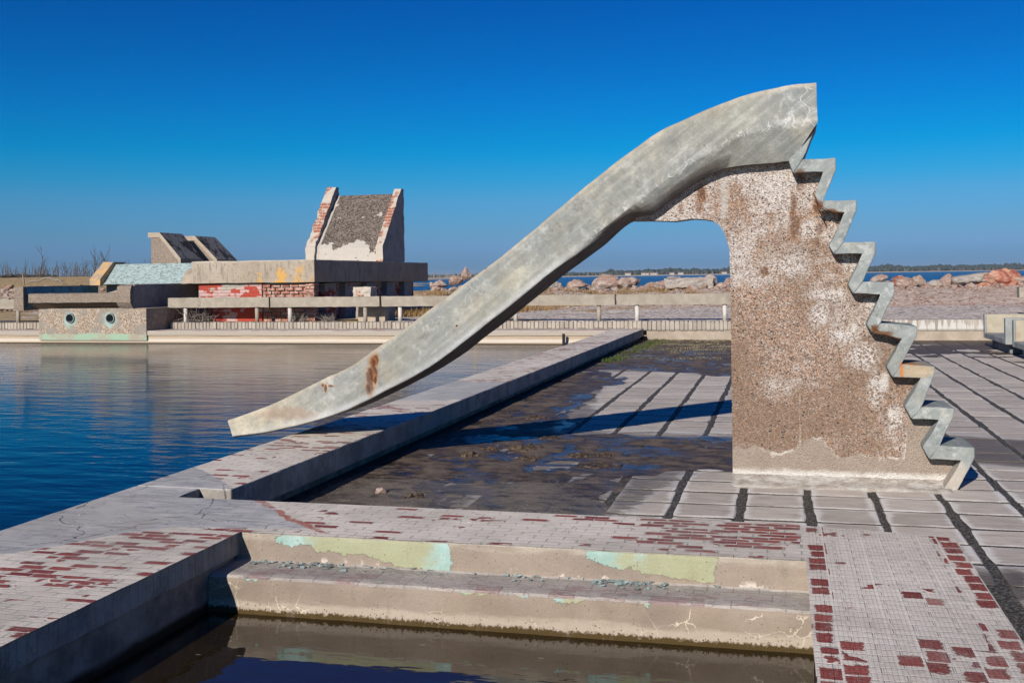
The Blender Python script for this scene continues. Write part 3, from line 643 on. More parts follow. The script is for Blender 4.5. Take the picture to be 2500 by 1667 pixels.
# far shore: low strip of land
bm = B(); prof = [(0, -1.6), (6, -.9), (30, .1), (90, .8), (400, 1.0), (400, -2)]
segs = [(-1500, 1350), (-600, 1500), (-300, 1560), (100, 1750), (420, 2100), (800, 2500), (1700, 3300)]
rings = [[bm.verts.new((x, y+a, b)) for a, b in prof] for x, y in segs]
for i in range(len(rings)-1):
    for k in range(len(prof)-1): bm.faces.new((rings[i][k], rings[i+1][k], rings[i+1][k+1], rings[i][k+1]))
struct(obj('far_shore', bm, M['far']), 'low far shore with pale beach across the lake')
def shore_y(x):
    for (a, ya), (b, yb) in zip(segs, segs[1:]):
        if a <= x <= b: return ya+(yb-ya)*(x-a)/(b-a)
    return 3000
def lump(bm, c, r, rz, seed):
    g = bmesh.ops.create_icosphere(bm, subdivisions=1, radius=1)
    for v in g['verts']:
        k = 1+mn.noise(v.co*1.7+Vector((seed, 0, 0)))*.7; v.co = Vector((v.co.x*r*k, v.co.y*r*k, v.co.z*rz*k))+Vector(c)
bm = B()
for i in range(2600):
    u = R.uniform(1220, 2560) if i > 500 else R.uniform(930, 1300)
    d = (at(u, 660, Y=1000)); x = d.x*1.6; y = shore_y(x)
    k = y/1000.; x = d.x*k; y = shore_y(x)+R.uniform(60, 130); x = d.x*y/1000
    dens = 1 if u > 1480 else .6
    hh = (4.5+3.5*R.random()+3*mn.noise(Vector((x*.02, 0, 0)))+4.5*max(0, mn.noise(Vector((x*.07, 3, 0)))))*y/1700*dens
    lump(bm, (x, y, .6+hh*.55), R.uniform(2, 4.4), hh*.55, i)
stuff(obj('far_woods', bm, M['leaf']), 'dark tree line along the far shore of the lake', 'woods')
bm = B()
for i in range(700):
    u = R.uniform(1000, 2520) if i > 300 else R.uniform(930, 1300); d = at(u, 660, Y=1000); x = d.x*1.6; y = shore_y(x)
    y = shore_y(d.x*y/1000)+R.uniform(25, 60); x = d.x*y/1000; hh = R.uniform(3, 8)*(1.25 if u < 1300 else .8)
    tube(bm, [(x, y, 0), (x+R.uniform(-1, 1), y, hh)], [.35, .12], 3)
stuff(obj('far_bare_trunks', bm, M['trunkf']), 'pale bare trunks standing at the far water edge', 'dead trees')
for i, (u, wd, lb) in enumerate(((1533, 9, 'tiny white house left of the others on the far shore under the trees'), (1575, 12, 'longer low white house second on the far shore'), (1592, 16, 'longest white building in the middle of the far shore'), (1640, 7, 'small white house with dark roof right of the long building on the far shore'), (1662, 8, 'small pale house near the right of the far shore row'), (1768, 8, 'white house on the far shore just left of the slide pier'))):
    d = at(u, 660, Y=1000); y = shore_y(d.x*1.6)+35; x = d.x*y/1000
    h_ = empty('house', lb, 'house', (x, y, .3), 'houses on the far shore')
    bm = B(); box(bm, x-wd*.5, x+wd*.5, y, y+6, .0, 2.6); obj('wall', bm, M['hwall'], h_)
    bm = B(); prism(bm, [(y-.4, 2.6), (y+6.4, 2.6), (y+3, 4.0)], 0, x-wd*.55, x+wd*.55); obj('roof', bm, M['hroof'], h_)

# pool and lake water
bm = B(); box(bm, -40, -3.70, -6, 24.35, -.5, -.06); struct(obj('pool_water', bm, M['pool']), 'dark blue water filling the large pool')
bm = B(); box(bm, -2.72, .14, -6, 4.75, -.5, -.06); struct(obj('small_pool_water', bm, M['small']), 'brown still water in the stepped corner pool')
# paving
bm = B(); box(bm, -3.5, 40, 5.0, 25.3, -.4, -.0045); box(bm, .75, 40, -6, 5.0, -.4, -.0045)
struct(obj('paving_bed', bm, M['bed']), 'dark gritty bed showing in the joints of the paving')
bm = B(); col = -8
while .155+.44*col < 16:
    xa = .155+.44*col; col += 1
    row = -34
    while 7.67+.405*row < 25.2:
        ya = 7.67+.405*row; row += 1
        if xa+.44 < -3.25 or ya < -5 or (ya < 5.5 and xa < .62): continue
        x0, x1, y0, y1 = xa+.024+R.uniform(-.008, .008), xa+.44-.022+R.uniform(-.008, .008), ya+.012+R.uniform(-.004, .004), ya+.405-.013+R.uniform(-.004, .004)
        if (xa < .35 and y0 < 5.66): y0 = 5.66
        if xa < 1 and y0 < 5.1: x0 = max(x0, .81)
        if x0 < -3.2: x0 = -3.2
        if x1-x0 < .05 or y1-y0 < .05: continue
        zt = R.uniform(-.0025, .002); tx, ty = R.uniform(-.006, .006), R.uniform(-.006, .006); b = .012; vs = []
        n1_, n2_ = 5, 4
        for ring, (ins, dz) in enumerate(((0, -.02), (0, -.0065), (b*.7, -.002), (b*1.4, 0))):
            r_ = []
            for k in range(n1_): r_.append((x0+ins+(x1-x0-2*ins)*k/n1_, y0+ins))
            for k in range(n2_): r_.append((x1-ins, y0+ins+(y1-y0-2*ins)*k/n2_))
            for k in range(n1_): r_.append((x1-ins-(x1-x0-2*ins)*k/n1_, y1-ins))
            for k in range(n2_): r_.append((x0+ins, y1-ins-(y1-y0-2*ins)*k/n2_))
            o_ = []
            for (px_, py_) in r_:
                q = mn.noise_vector(Vector((px_*9, py_*9, 3)))*.009
                cr = mn.noise(Vector((px_*5, py_*5, 8))); cx_ = (x0+x1)/2; cy_ = (y0+y1)/2
                pull = .03*max(0, cr)*(abs(px_-cx_)/(x1-x0)*2)*(abs(py_-cy_)/(y1-y0)*2)
                o_.append(bm.verts.new((px_+q.x-(px_-cx_)*pull*3, py_+q.y*.5-(py_-cy_)*pull*3, zt+dz+(px_-cx_)*tx+(py_-cy_)*ty)))
            vs.append(o_)
        n_ = len(vs[0])
        for a_, b_ in zip(vs, vs[1:]):
            for k in range(n_): bm.faces.new((a_[k], a_[(k+1) % n_], b_[(k+1) % n_], b_[k]))
        bm.faces.new(vs[-1])
box(bm, 16.2, 40, -6, 25.2, -.3, -.003)
struct(obj('paving', bm, M['pave']), 'concrete slab paving with muddy wet patches')
def wetf(x, y):
    n = mn.noise(Vector((x*.8, y*.55, 1)))*.55+mn.noise(Vector((x*2.6, y*1.6, 5)))*.30+mn.noise(Vector((x*7, y*4.5, 9)))*.12
    f = -9
    if y < 8.6: f = max(f, (-1.25+.12*(y-7)-x)*1.2)
    f = max(f, min((y-8.55)*1.6, (10.35-y)*1.2, (.5-x)*2 if x < .5 else -1))
    f = max(f, min((-2.05-.10*(y-11)-x)*1.1, y-7.5))
    f = max(f, min((y-16.9)*.6, (.0-x)*1.5))
    return f+n
bm = B(); nx_, ny_ = 165, 0; g_ = []; y = 5.66
while y < 25.12:
    g_.append([]); st_ = .035 if y < 11 else (.05 if y < 17 else .08)
    for i in range(nx_):
        x = -3.27+i*.044; f = wetf(x, y)
        h_ = mn.noise(Vector((x*3.1, y*2.2, 2)))*.010+mn.noise(Vector((x*11, y*8, 2)))*.006+mn.noise(Vector((x*26, y*22, 7)))*.0035
        if f > 0: z = .0022+min(f, .5)*.006+max(-.004, h_)*min(1, f*3)
        else: z = .0015+max(f, -.6)*.06+h_*.3
        if y < 7.2 and f > 0: z += max(0, mn.noise(Vector((x*2, y*2, 12))))*-.010
        g_[-1].append(bm.verts.new((x, y, z)))
    y += st_
for a_, b_ in zip(g_, g_[1:]):
    for k in range(nx_-1): bm.faces.new((a_[k], a_[k+1], b_[k+1], b_[k]))
struct(obj('mud_sheet', bm, M['mudsheet'], smooth=True), 'wet brown mud and shallow puddles spread over the paving')
# near deck (L shape + corner), as ragged-edged slabs
def slab(name, pts, z0, z1, mt, steps=(.07, .07), amp=.0035, bev=.012, parent=None):
    bm = B(); prism(bm, pts, 2, z0, z1)
    es = [e for e in bm.edges if len(e.link_faces) == 2 and max(v.co.z for v in e.verts) > z1-1e-4]
    bmesh.ops.bevel(bm, geom=es, offset=bev, segments=2, profile=.5, affect='EDGES')
    xs_ = [p[0] for p in pts]; ys_ = [p[1] for p in pts]
    chop(bm, 0, min(xs_), max(xs_), steps[0]); chop(bm, 1, min(ys_), max(ys_), steps[1])
    for v in bm.verts:
        d = mn.noise_vector(v.co*9)*amp+mn.noise_vector(v.co*28)*amp*.8; d.z *= .35; v.co += d
    return obj(name, bm, mt, parent)
slab('pool_deck', [(-3.98, -6), (-2.715, -6), (-2.715, 4.955), (.10, 4.955), (.10, -6), (.80, -6), (.80, 5.50), (.42, 5.57), (.0, 5.65), (-3.515, 5.65), (-3.515, 5.93), (-3.97, 5.93)], .145, .26, M['deck'], (.09, .09))
struct(bpy.data.objects['pool_deck'], 'tiled concrete deck with worn red tile remains in the foreground')
bm = B(); box(bm, -3.95, -2.735, -6, 4.975, -.5, .15); box(bm, -3.95, .785, 4.975, 5.635, -.5, .15); box(bm, .115, .785, -6, 4.975, -.5, .15); box(bm, -3.95, -3.53, 5.635, 5.93, -.5, .15)
struct(obj('deck_base', bm, M['walkside']), 'concrete body under the foreground deck')
# pool wall between pool and paving
pw = tag(slab('pool_wall', [(-3.97, 5.931), (-3.305, 5.931), (-3.17, 25.15), (-3.885, 25.15)], .09, .26, M['deck'], (.16, .16), .005), 'long low concrete wall slab running back between the blue pool and the paving', 'low wall')
bm = B(); prism(bm, [(-3.94, 5.96), (-3.42, 5.96), (-3.29, 25.1), (-3.86, 25.1)], 2, -.5, .095); obj('plinth', bm, M['walkside'], pw, off=(0, 0, 0))
# steps into the small pool
bm = B()
prof = [(4.957, .150), (4.957, .255), (4.950, .257)]
prof = [(5.0, -.5), (4.60, -.5), (4.62, -.08), (4.655, -.065), (4.665, .0), (4.672, .085), (4.678, .103), (4.692, .113), (4.72, .116), (4.925, .118), (4.938, .124), (4.942, .14), (4.945, .235), (4.951, .250), (4.960, .2575), (5.0, .2575)]
prism(bm, prof, 0, -2.73, .112)
chop(bm, 0, -2.73, .112, .06)
for v in bm.verts:
    if v.co.z < .25: v.co += Vector((0, mn.noise(v.co*7)*.006+mn.noise(v.co*22)*.003, mn.noise(v.co*9+Vector((5, 0, 0)))*.003))
struct(obj('pool_steps', bm, M['steps'], smooth=False), 'two plastered steps with flaking turquoise paint going down into the pool')
# paint flakes lying on the tread
bm = B()
for i in range(150):
    x = R.choice([R.uniform(-2.6, -.3), R.gauss(-2.3, .2), R.gauss(-.75, .1)]); y = 4.93-abs(R.gauss(0, .045))
    if not -2.68 < x < .05: continue
    r = R.uniform(.006, .02); a = R.uniform(0, 6.28); vs = []
    for k in range(5):
        q = a+k*1.257+R.uniform(-.3, .3); vs.append(bm.verts.new((x+math.cos(q)*r, y+math.sin(q)*r*.6, .121+R.uniform(0, .009))))
    f = bm.faces.new(vs); e = bmesh.ops.extrude_face_region(bm, geom=[f]); bmesh.ops.translate(bm, verts=[v for v in e['geom'] if isinstance(v, bmesh.types.BMVert)], vec=(0, 0, .0015))
stuff(obj('paint_flakes', bm, M['blue']), 'flakes of turquoise paint fallen on the upper tread', 'paint flakes')

# far pool edge
bm = B(); prism(bm, [(26.0, -.5), (24.26, -.5), (24.26, -.03), (24.29, -.02), (24.31, .04), (24.31, .13), (24.27, .15), (24.27, .25), (24.285, .26), (25.5, .26), (26, .26)], 0, -40, -3.3)
chop(bm, 0, -40, -3.3, .5); jit(bm, .008, 2)
struct(obj('pool_edge', bm, M['poolwall']), 'pale stained concrete edge at the far side of the pool')
bm = B(); box(bm, -3.1, 30, 25.12, 26, -.3, .215); chop(bm, 0, -3.1, 12, .3); jit(bm, .01, 3)
struct(obj('paving_edge', bm, M['conc_tan']), 'beige concrete ledge closing the paving at the far side')
# brick-on-edge upstand: each brick modelled, one wall
def bricks(name, x0, x1, y0, y1, z0, z1, label):
    bm = B(); x = x0
    while x < x1:
        wd = .105*R.uniform(.85, 1.12); dy = R.uniform(-.012, .012); dz = R.uniform(-.012, .004)
        b2 = B(); box(b2, x+.006, x+wd-.006, y0+dy, y1, z0+R.uniform(-.01, .01), z1+dz)
        es = [e for e in b2.edges]; bmesh.ops.bevel(b2, geom=es, offset=.012, segments=1, affect='EDGES')
        me_ = bpy.data.meshes.new('t'); b2.to_mesh(me_); b2.free(); bm.from_mesh(me_); bpy.data.meshes.remove(me_); x += wd
    box(bm, x0, x1, y0+.035, y1-.01, z0+.01, z1-.03)
    return tag(obj(name, bm, M['soldier']), label, 'low wall')
bricks('brick_upstand', -15.75, -3.2, 25.18, 25.46, .26, .44, 'long row of upright grey bricks edging the deck behind the pool under the railing')
bricks('brick_upstand', -24, -19.5, 25.18, 25.46, .26, .44, 'short row of upright grey bricks left of the basin with two round holes')
bricks('brick_upstand', -3.18, -.2, 25.10, 25.46, .21, .44, 'row of upright bricks overhanging the paving left of the slide pier')
bm = B(); box(bm, -.19, 14, 25.10, 25.46, .215, .455)
chop(bm, 0, -.19, 14, .11); jit(bm, .010, 9)
tag(obj('coping_wall', bm, M['soldier']), 'low white streaked coping wall behind the paving right of the slide', 'low wall')

# railing
ra = empty('concrete_railing', 'low concrete beam railing on short posts running behind the far pool edge', 'railing', (-12, 25.4, .44))
for (x0, x1) in ((-24, -19.97), (-15.88, -12.935), (-12.89, -9.875), (-9.82, -6.86), (-6.81, -3.875), (-3.82, -.9)):
    bm = B(); box(bm, x0, x1, 25.30, 25.50, .82, 1.075+(-.0 if x0 > -14 else .01))
    chop(bm, 0, x0, x1, .12); jit(bm, .010, 5, amp2=.004); obj('beam', bm, M['conc'], ra)
for i, x in enumerate((-20.64, -15.42, -13.33, -12.39, -10.3, -9.36, -7.4, -6.35, -4.28, -3.36, -1.3, -23)):
    bm = B(); tube(bm, [(x, 25.4, .40), (x+.005, 25.4, .6), (x, 25.4, .83)], .052, 12); obj('post', bm, M['white'] if i % 2 or i > 8 else M['conc'], ra, smooth=True)

# ================================================================== THE SLIDE
XZ = lambda u, v, Y: (lambda q: (q.x, q.z))(at(u, v, Y=Y))
slide = empty('pool_slide', 'large grey concrete slide with zigzag stair and pebble covered pier standing beside the pool', 'slide', (.3, 8.25, 0))
# chute: lofted cross sections
def crom(P_, n):
    out = []
    for i in range(len(P_)-1):
        p0 = P_[max(i-1, 0)]; p1 = P_[i]; p2 = P_[i+1]; p3 = P_[min(i+2, len(P_)-1)]
        for k in range(n):
            t = k/n
            out.append(tuple(.5*((2*b)+(-a+c)*t+(2*a-5*b+4*c-d)*t*t+(-a+3*b-3*c+d)*t**3) for a, b, c, d in zip(p0, p1, p2, p3)))
    out.append(P_[-1]); return out
rows_ = []
for i, (r, c) in enumerate(SECT):
    rp = XZ(*r, YF); cp = XZ(*c, YF)
    if i in BOT: bp = XZ(*BOT[i], 8.07); yb = 8.07
    else:
        L = math.hypot(rp[0]-cp[0], rp[1]-cp[1]); dx = (cp[0]-rp[0])/L; dz = (cp[1]-rp[1])/L
        k = .012 if i < 8 else .03; bp = (cp[0]+dx*k, cp[1]+dz*k); yb = YF+.025
    rows_.append((*rp, *cp, *bp, yb))
rows_ = crom(rows_, 6)
bm = B(); RG = []
for (ax, az, cx, cz, bx, bz, yb) in rows_:
    L = math.hypot(ax-cx, az-cz); ux, uz = (ax-cx)/L, (az-cz)/L; wt = .055
    yk = YF+SW; mid = YF+SW/2; t = min(L*.35, .09)
    dpt = lambda k: (cx+ux*k, cz+uz*k)
    pr = [(ax, az, YF+.008), (ax-ux*.01, az-uz*.01, YF)]
    for k in (.75, .5, .25, .1, .03): pr.append((cx+ux*L*k, cz+uz*L*k, YF))
    e = .5
    pr += [(cx, cz, YF+.004), (cx*(1-e)+bx*e, cz*(1-e)+bz*e, YF*(1-e*.8)+yb*e*.8), (bx, bz, yb)]
    pr += [(bx, bz, 2*mid-yb), (cx*(1-e)+bx*e, cz*(1-e)+bz*e, 2*mid-(YF*(1-e*.8)+yb*e*.8)), (cx, cz, yk-.004)]
    pr += [(ax-ux*.01, az-uz*.01, yk), (ax, az, yk-.008), (ax, az, yk-wt)]
    f1 = dpt(t+.03); f2 = dpt(t)
    pr += [(f1[0], f1[1], yk-wt-.01), (f2[0], f2[1], yk-wt-.05), (f2[0], f2[1], YF+wt+.05), (f1[0], f1[1], YF+wt+.01), (ax, az, YF+wt)]
    RG.append([bm.verts.new((q[0], q[2], q[1])) for q in pr])
n = len(RG[0])
for a, b in zip(RG, RG[1:]):
    for k in range(n): bm.faces.new((a[k], a[(k+1) % n], b[(k+1) % n], b[k]))
bm.faces.new(RG[0]); bm.faces.new(RG[-1][::-1])
for v in bm.verts: v.co += mn.noise_vector(v.co*5)*.005+mn.noise_vector(v.co*21)*.002
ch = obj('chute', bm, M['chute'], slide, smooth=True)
for e in ch.data.edges: pass
ch.data.set_sharp_from_angle(angle=math.radians(50))
# stairs: eight steps, outer and inner outlines measured on the plane of their front face
YS = 8.02; SWD = .47
z4 = lambda x, y: (1900+.3189*x, 180+.3189*y)
z5 = lambda x, y: (1900+.3827*x, 640+.3827*y)
OUT = [(1996, 301), z4(190, 655), z4(441, 645), z4(445, 735), z4(345, 970), z4(603, 968), z4(600, 1050), z4(500, 1290), z4(749, 1285), z4(748, 1365), z5(540, 125), z5(742, 127), z5(742, 200), z5(652, 388),
       z5(886, 408), z5(884, 470), z5(785, 650), z5(1000, 665), z5(1000, 710), z5(915, 922), z5(1124, 932), z5(1120, 980), z5(1030, 1168), z5(1255, 1183), z5(1255, 1250), z5(1145, 1458)]
INN = [(1972, 338), (1925, 391), z4(112, 762), z4(358, 738), z4(278, 930), z4(318, 1050), z4(522, 1052), z4(390, 1320), z4(430, 1380), z4(660, 1368), z5(445, 145), z5(480, 202), z5(665, 198), z5(563, 400),
       z5(603, 452), z5(800, 482), z5(692, 668), z5(732, 736), z5(925, 729), z5(808, 922), z5(850, 1000), z5(1040, 997), z5(920, 1178), z5(965, 1257), z5(1182, 1253), z5(1050, 1455)]
def wp(q): return XZ(*q, YS)
def stepobj(outl, name='step'):
    bm = B(); prism(bm, [wp(q) for q in outl], 1, YS, YS+SWD)
    es = [e for e in bm.edges if abs(e.verts[0].co.y-e.verts[1].co.y) < 1e-6]
    bmesh.ops.bevel(bm, geom=[e for e in bm.edges if len(e.link_faces) == 2], offset=.009, segments=2, profile=.5, affect='EDGES', clamp_overlap=True)
    bmesh.ops.triangulate(bm, faces=[f for f in bm.faces if len(f.verts) > 4]); 
    chop(bm, 2, 0, 3.4, .06)
    chop(bm, 0, -.2, 1.7, .06)
    for v in bm.verts: v.co += mn.noise_vector(v.co*11)*.004+mn.noise_vector(v.co*34)*.0018
    return obj(name, bm, M['stair'], slide)
# riser above the first tread
stepobj([OUT[0], OUT[1], INN[2], INN[1], INN[0]])
# outline indices of each step: tread + riser down to the next junction
oi_ = [(1, 2, 3, 4), (4, 5, 6, 7), (7, 8, 9, 10), (10, 11, 12, 13), (13, 14, 15, 16), (16, 17, 18, 19), (19, 20, 21, 22), (22, 23, 24, 25)]
ii_ = [(4, 3, 2), (7, 6, 5), (10, 9, 8), (13, 12, 11), (16, 15, 14), (19, 18, 17), (22, 21, 20), (25, 24, 23)]
for k in range(8):
    a, b = oi_[k], ii_[k]
    start = INN[b[2]]
    o_pts = [OUT[j] for j in a]; i_pts = [INN[j] for j in b[:2]]+[start]
    if k < 7: o_pts.append(((OUT[a[3]][0]*.5+INN[b[0]+1][0]*.5), (OUT[a[3]][1]*.5+INN[b[0]+1][1]*.5))); o_pts.append(INN[b[0]+1])
    stepobj(o_pts+i_pts)
# exposed rebar in the broken joint of the third step
for pts in ([(1985, 470), (1996, 492), (2004, 508), (2018, 515)], [(1990, 500), (2001, 512), (2010, 530)], [(1996, 495), (2012, 508), (2036, 518), (2060, 520)], [(2128, 796), (2150, 812), (2180, 822), (2202, 830)]):
    bm = B(); tube(bm, [at(*q, Y=YS-.006+.01*(i % 2)) for i, q in enumerate(pts)], .0045, 6); obj('rebar', bm, M['rust'], slide, smooth=True)
# pier
Yq = YP; PT = .20
pol = [(1540, 539), (1589, 538.5), (1647, 540), (1690, 534), (1714, 531), (1741, 535), (1758, 547), (1770, 562), (1777, 582), (1781, 610), (1784, 760), (1787, 1000), (1789, 1180), (2316, 1200)]
rt = []
for k in range(7, -1, -1):
    a, b = oi_[k], ii_[k]
    m1 = [(OUT[a[3]][i]*.45+INN[b[0]][i]*.55) for i in (0, 1)] if k == 7 else None
    rt.append([(OUT[a[2]][i]*.5+INN[b[1]][i]*.5) for i in (0, 1)])
    rt.append([(OUT[a[0]][i]*.45+INN[b[2]][i]*.55) for i in (0, 1)])
pol += rt+[(1945, 372)]+[(1915, 385), (1860, 386), (1800, 392), (1745, 405), (1690, 432), (1640, 470), (1590, 508), (1555, 528)]
bm = B(); prism(bm, [XZ(*q, Yq) for q in pol], 1, Yq, Yq+PT)
bmesh.ops.bevel(bm, geom=[e for e in bm.edges if len(e.link_faces) == 2 and e.verts[0].co.x < -.3 and e.verts[1].co.x < -.3], offset=.012, segments=2, affect='EDGES')
bmesh.ops.triangulate(bm, faces=[f for f in bm.faces if len(f.verts) > 4])
obj('support_pier', bm, M['pier'], slide)
bm = B(); ft = []
x0 = at(1787, 1175, Y=8.08).x; x1 = at(2318, 1195, Y=8.08).x
prism(bm, [(8.2, -.01), (7.88, -.01), (7.88, .004), (7.98, .010), (8.10, .020), (8.165, .04), (8.2, .045)], 0, x0-.0, x1)
chop(bm, 0, x0, x1, .05)
for v in bm.verts: v.co += Vector((mn.noise(v.co*6)*.01, (mn.noise(v.co*6)*.06+mn.noise(v.co*17)*.03)*(1 if v.co.y < 8 else .15), (mn.noise(v.co*14)*.010+mn.noise(v.co*33)*.005)*(1 if v.co.z > .005 else 0)))
obj('footing', bm, M['salt'], slide, smooth=True)

# ================================================================== RUINS BEHIND THE POOL
# basin with two round holes
ba = empty('ruined_basin', 'ruined concrete basin with two round pipe holes jutting over the far pool edge', 'basin', (-18, 26, .26))
bx0, bx1 = at(95, 780, Y=24.24).x, at(357, 780, Y=24.24).x
def holed_wall(bm, x0, x1, z0, z1, yf, yb, holes, r, seg=20):
    xs_ = sorted(holes); bounds = [x0]+[(a+b)/2 for a, b in zip([h[0] for h in xs_], [h[0] for h in xs_][1:])]+[x1]
    for (hx, hz), a, b in zip(xs_, bounds, bounds[1:]):
        outer = []; inner = []
        for k in range(seg):
            t = 6.28318*k/seg; c_, s_ = math.cos(t), math.sin(t); inner.append((hx+c_*r, hz+s_*r))
            tx = ((b-hx) if c_ > 0 else (a-hx))/c_ if abs(c_) > 1e-6 else 1e9; tz = ((z1-hz) if s_ > 0 else (z0-hz))/s_ if abs(s_) > 1e-6 else 1e9
            q = min(tx, tz); outer.append((hx+c_*q, hz+s_*q))
        for cx_, cz_ in ((a, z0), (a, z1), (b, z0), (b, z1)):
            j = min(range(seg), key=lambda k_: (outer[k_][0]-cx_)**2+(outer[k_][1]-cz_)**2); outer[j] = (cx_, cz_)
        F_ = [bm.verts.new((p[0], yf, p[1])) for p in outer]; I_ = [bm.verts.new((p[0], yf, p[1])) for p in inner]; D_ = [bm.verts.new((p[0], yb, p[1])) for p in inner]
        for k in range(seg):
            l = (k+1) % seg; bm.faces.new((F_[k], F_[l], I_[l], I_[k])); bm.faces.new((I_[k], I_[l], D_[l], D_[k]))
H1 = at(172, 777, Y=24.24); H2 = at(270, 777, Y=24.24)
bm = B(); holed_wall(bm, bx0, bx1, .02, .84, 24.24, 24.6, [(H1.x, H1.z), (H2.x, H2.z)], .135)
box(bm, bx0, bx1, 24.6, 27.6, .0, .84); v = bm.verts
bm.faces.new([bm.verts.new(q) for q in ((bx1, 24.24, .02), (bx1, 24.6, .02), (bx1, 24.6, .84), (bx1, 24.24, .84))])
bm.faces.new([bm.verts.new(q) for q in ((bx0, 24.24, .02), (bx0, 24.6, .02), (bx0, 24.6, .84), (bx0, 24.24, .84))])
bm.faces.new([bm.verts.new(q) for q in ((bx0, 24.24, .02), (bx1, 24.24, .02), (bx1, 24.6, .02), (bx0, 24.6, .02))])
bmesh.ops.remove_doubles(bm, verts=bm.verts, dist=1e-4)
obj('base_wall', bm, M['basin'], ba)
for h_ in (H1, H2):
    bm = B(); seg = 24
    for k in range(seg):
        t0, t1 = 6.28318*k/seg, 6.28318*(k+1)/seg
        P4 = lambda t, r, y: bm.verts.new((h_.x+math.cos(t)*r, y, h_.z+math.sin(t)*r))
        bm.faces.new((P4(t0, .128, 24.2), P4(t1, .128, 24.2), P4(t1, .108, 24.2), P4(t0, .108, 24.2)))
        bm.faces.new((P4(t0, .108, 24.2), P4(t1, .108, 24.2), P4(t1, .108, 24.59), P4(t0, .108, 24.59)))
        bm.faces.new((P4(t0, .128, 24.2), P4(t1, .128, 24.2), P4(t1, .128, 24.59), P4(t0, .128, 24.59)))
    bmesh.ops.remove_doubles(bm, verts=bm.verts, dist=1e-4); obj('pipe', bm, M['pvc'], ba, smooth=False)
# hull-shaped front of the trough (leans in below the beam), beam, side walls
bm = B(); prism(bm, [(24.5, 1.0), (24.95, .83), (26.6, .83), (26.6, 1.0), (24.8, 1.02)], 0, -19.68, -16.8); obj('trough_bottom', bm, M['agg'], ba)
bm = B(); prism(bm, [(24.46, 1.0), (24.46, 1.235), (24.52, 1.25), (24.7, 1.25), (24.8, 1.0)], 0, -19.55, -16.72); chop(bm, 0, -19.55, -16.72, .12); jit(bm, .012, 5); obj('front_beam', bm, M['agg'], ba)
bm = B(); box(bm, -19.96, -19.66, 24.4, 27.6, .80, 1.44); chop(bm, 1, 24.4, 27.6, .4); chop(bm, 2, .8, 1.44, .12); jit(bm, .009, 5); obj('side_wall', bm, [M['agg']], ba)
bm = B(); box(bm, -19.657, -19.64, 24.52, 27.6, .86, 1.425); obj('inner_lining', bm, M['dblue'], ba)
bm = B(); pf = [(24.62, .80), (24.52, .86), (24.50, .96), (24.50, 1.3), (24.52, 1.40), (24.6, 1.45), (28.0, 1.47), (28.0, .72), (26, .78)]
prism(bm, pf, 0, -16.74, -16.40); chop(bm, 1, 24.4, 28, .2); jit(bm, .012, 4); obj('side_wall', bm, M['conc_dark'], ba)
bm = B(); prism(bm, [(24.43, .9), (24.36, 1.0), (24.36, 1.3), (24.42, 1.42), (24.5, 1.45), (24.5, .84)], 0, -16.80, -16.395); chop(bm, 2, .8, 1.44, .1); jit(bm, .02, 6); obj('wall_end', bm, M['agg'], ba)
# curved inner slope of the trough
bm = B(); prism(bm, [(-17.6, 1.20), (-17.2, 1.27), (-16.95, 1.33), (-16.78, 1.34), (-16.78, 1.1), (-17.6, 1.1)], 1, 24.7, 26.8); obj('inner_slope', bm, M['conc'], ba)
# turquoise cascade slab
ca = empty('turquoise_slope', 'sloping slab of cracked pale turquoise paint between two short parapets above the basin', 'slab', (-17.8, 27.5, .8))
bm = B(); prism(bm, [(27.1, 1.46), (27.18, 1.52), (27.75, 2.05), (28.2, 2.05), (28.2, 1.46)], 0, -19.15, -16.30); chop(bm, 0, -19.15, -16.3, .2); jit(bm, .01, 4); obj('sloped_slab', bm, M['blue'], ca)
bm = B(); prism(bm, [(27.0, 1.44), (27.0, 1.62), (27.65, 2.12), (28.2, 2.12), (28.2, 1.44)], 0, -19.50, -19.152); jit(bm, .01, 4); obj('parapet', bm, M['orange'], ca)
bm = B(); prism(bm, [(26.6, 1.45), (26.6, 1.50), (26.75, 1.72), (26.95, 1.86), (27.4, 1.9), (27.6, 1.45)], 0, -16.28, -15.93); chop(bm, 1, 26.6, 27.6, .15); jit(bm, .03, 5); obj('parapet', bm, M['conc_tan'], ca)
bm = B(); box(bm, -19.4, -16.2, 27.65, 30.9, .3, 1.44); obj('support_wall', bm, M['conc_dark'], ca)
bm = B(); box(bm, -19.0, -15.6, 28.25, 31.2, 1.45, 1.98); obj('back_block', bm, M['conc'], ca)
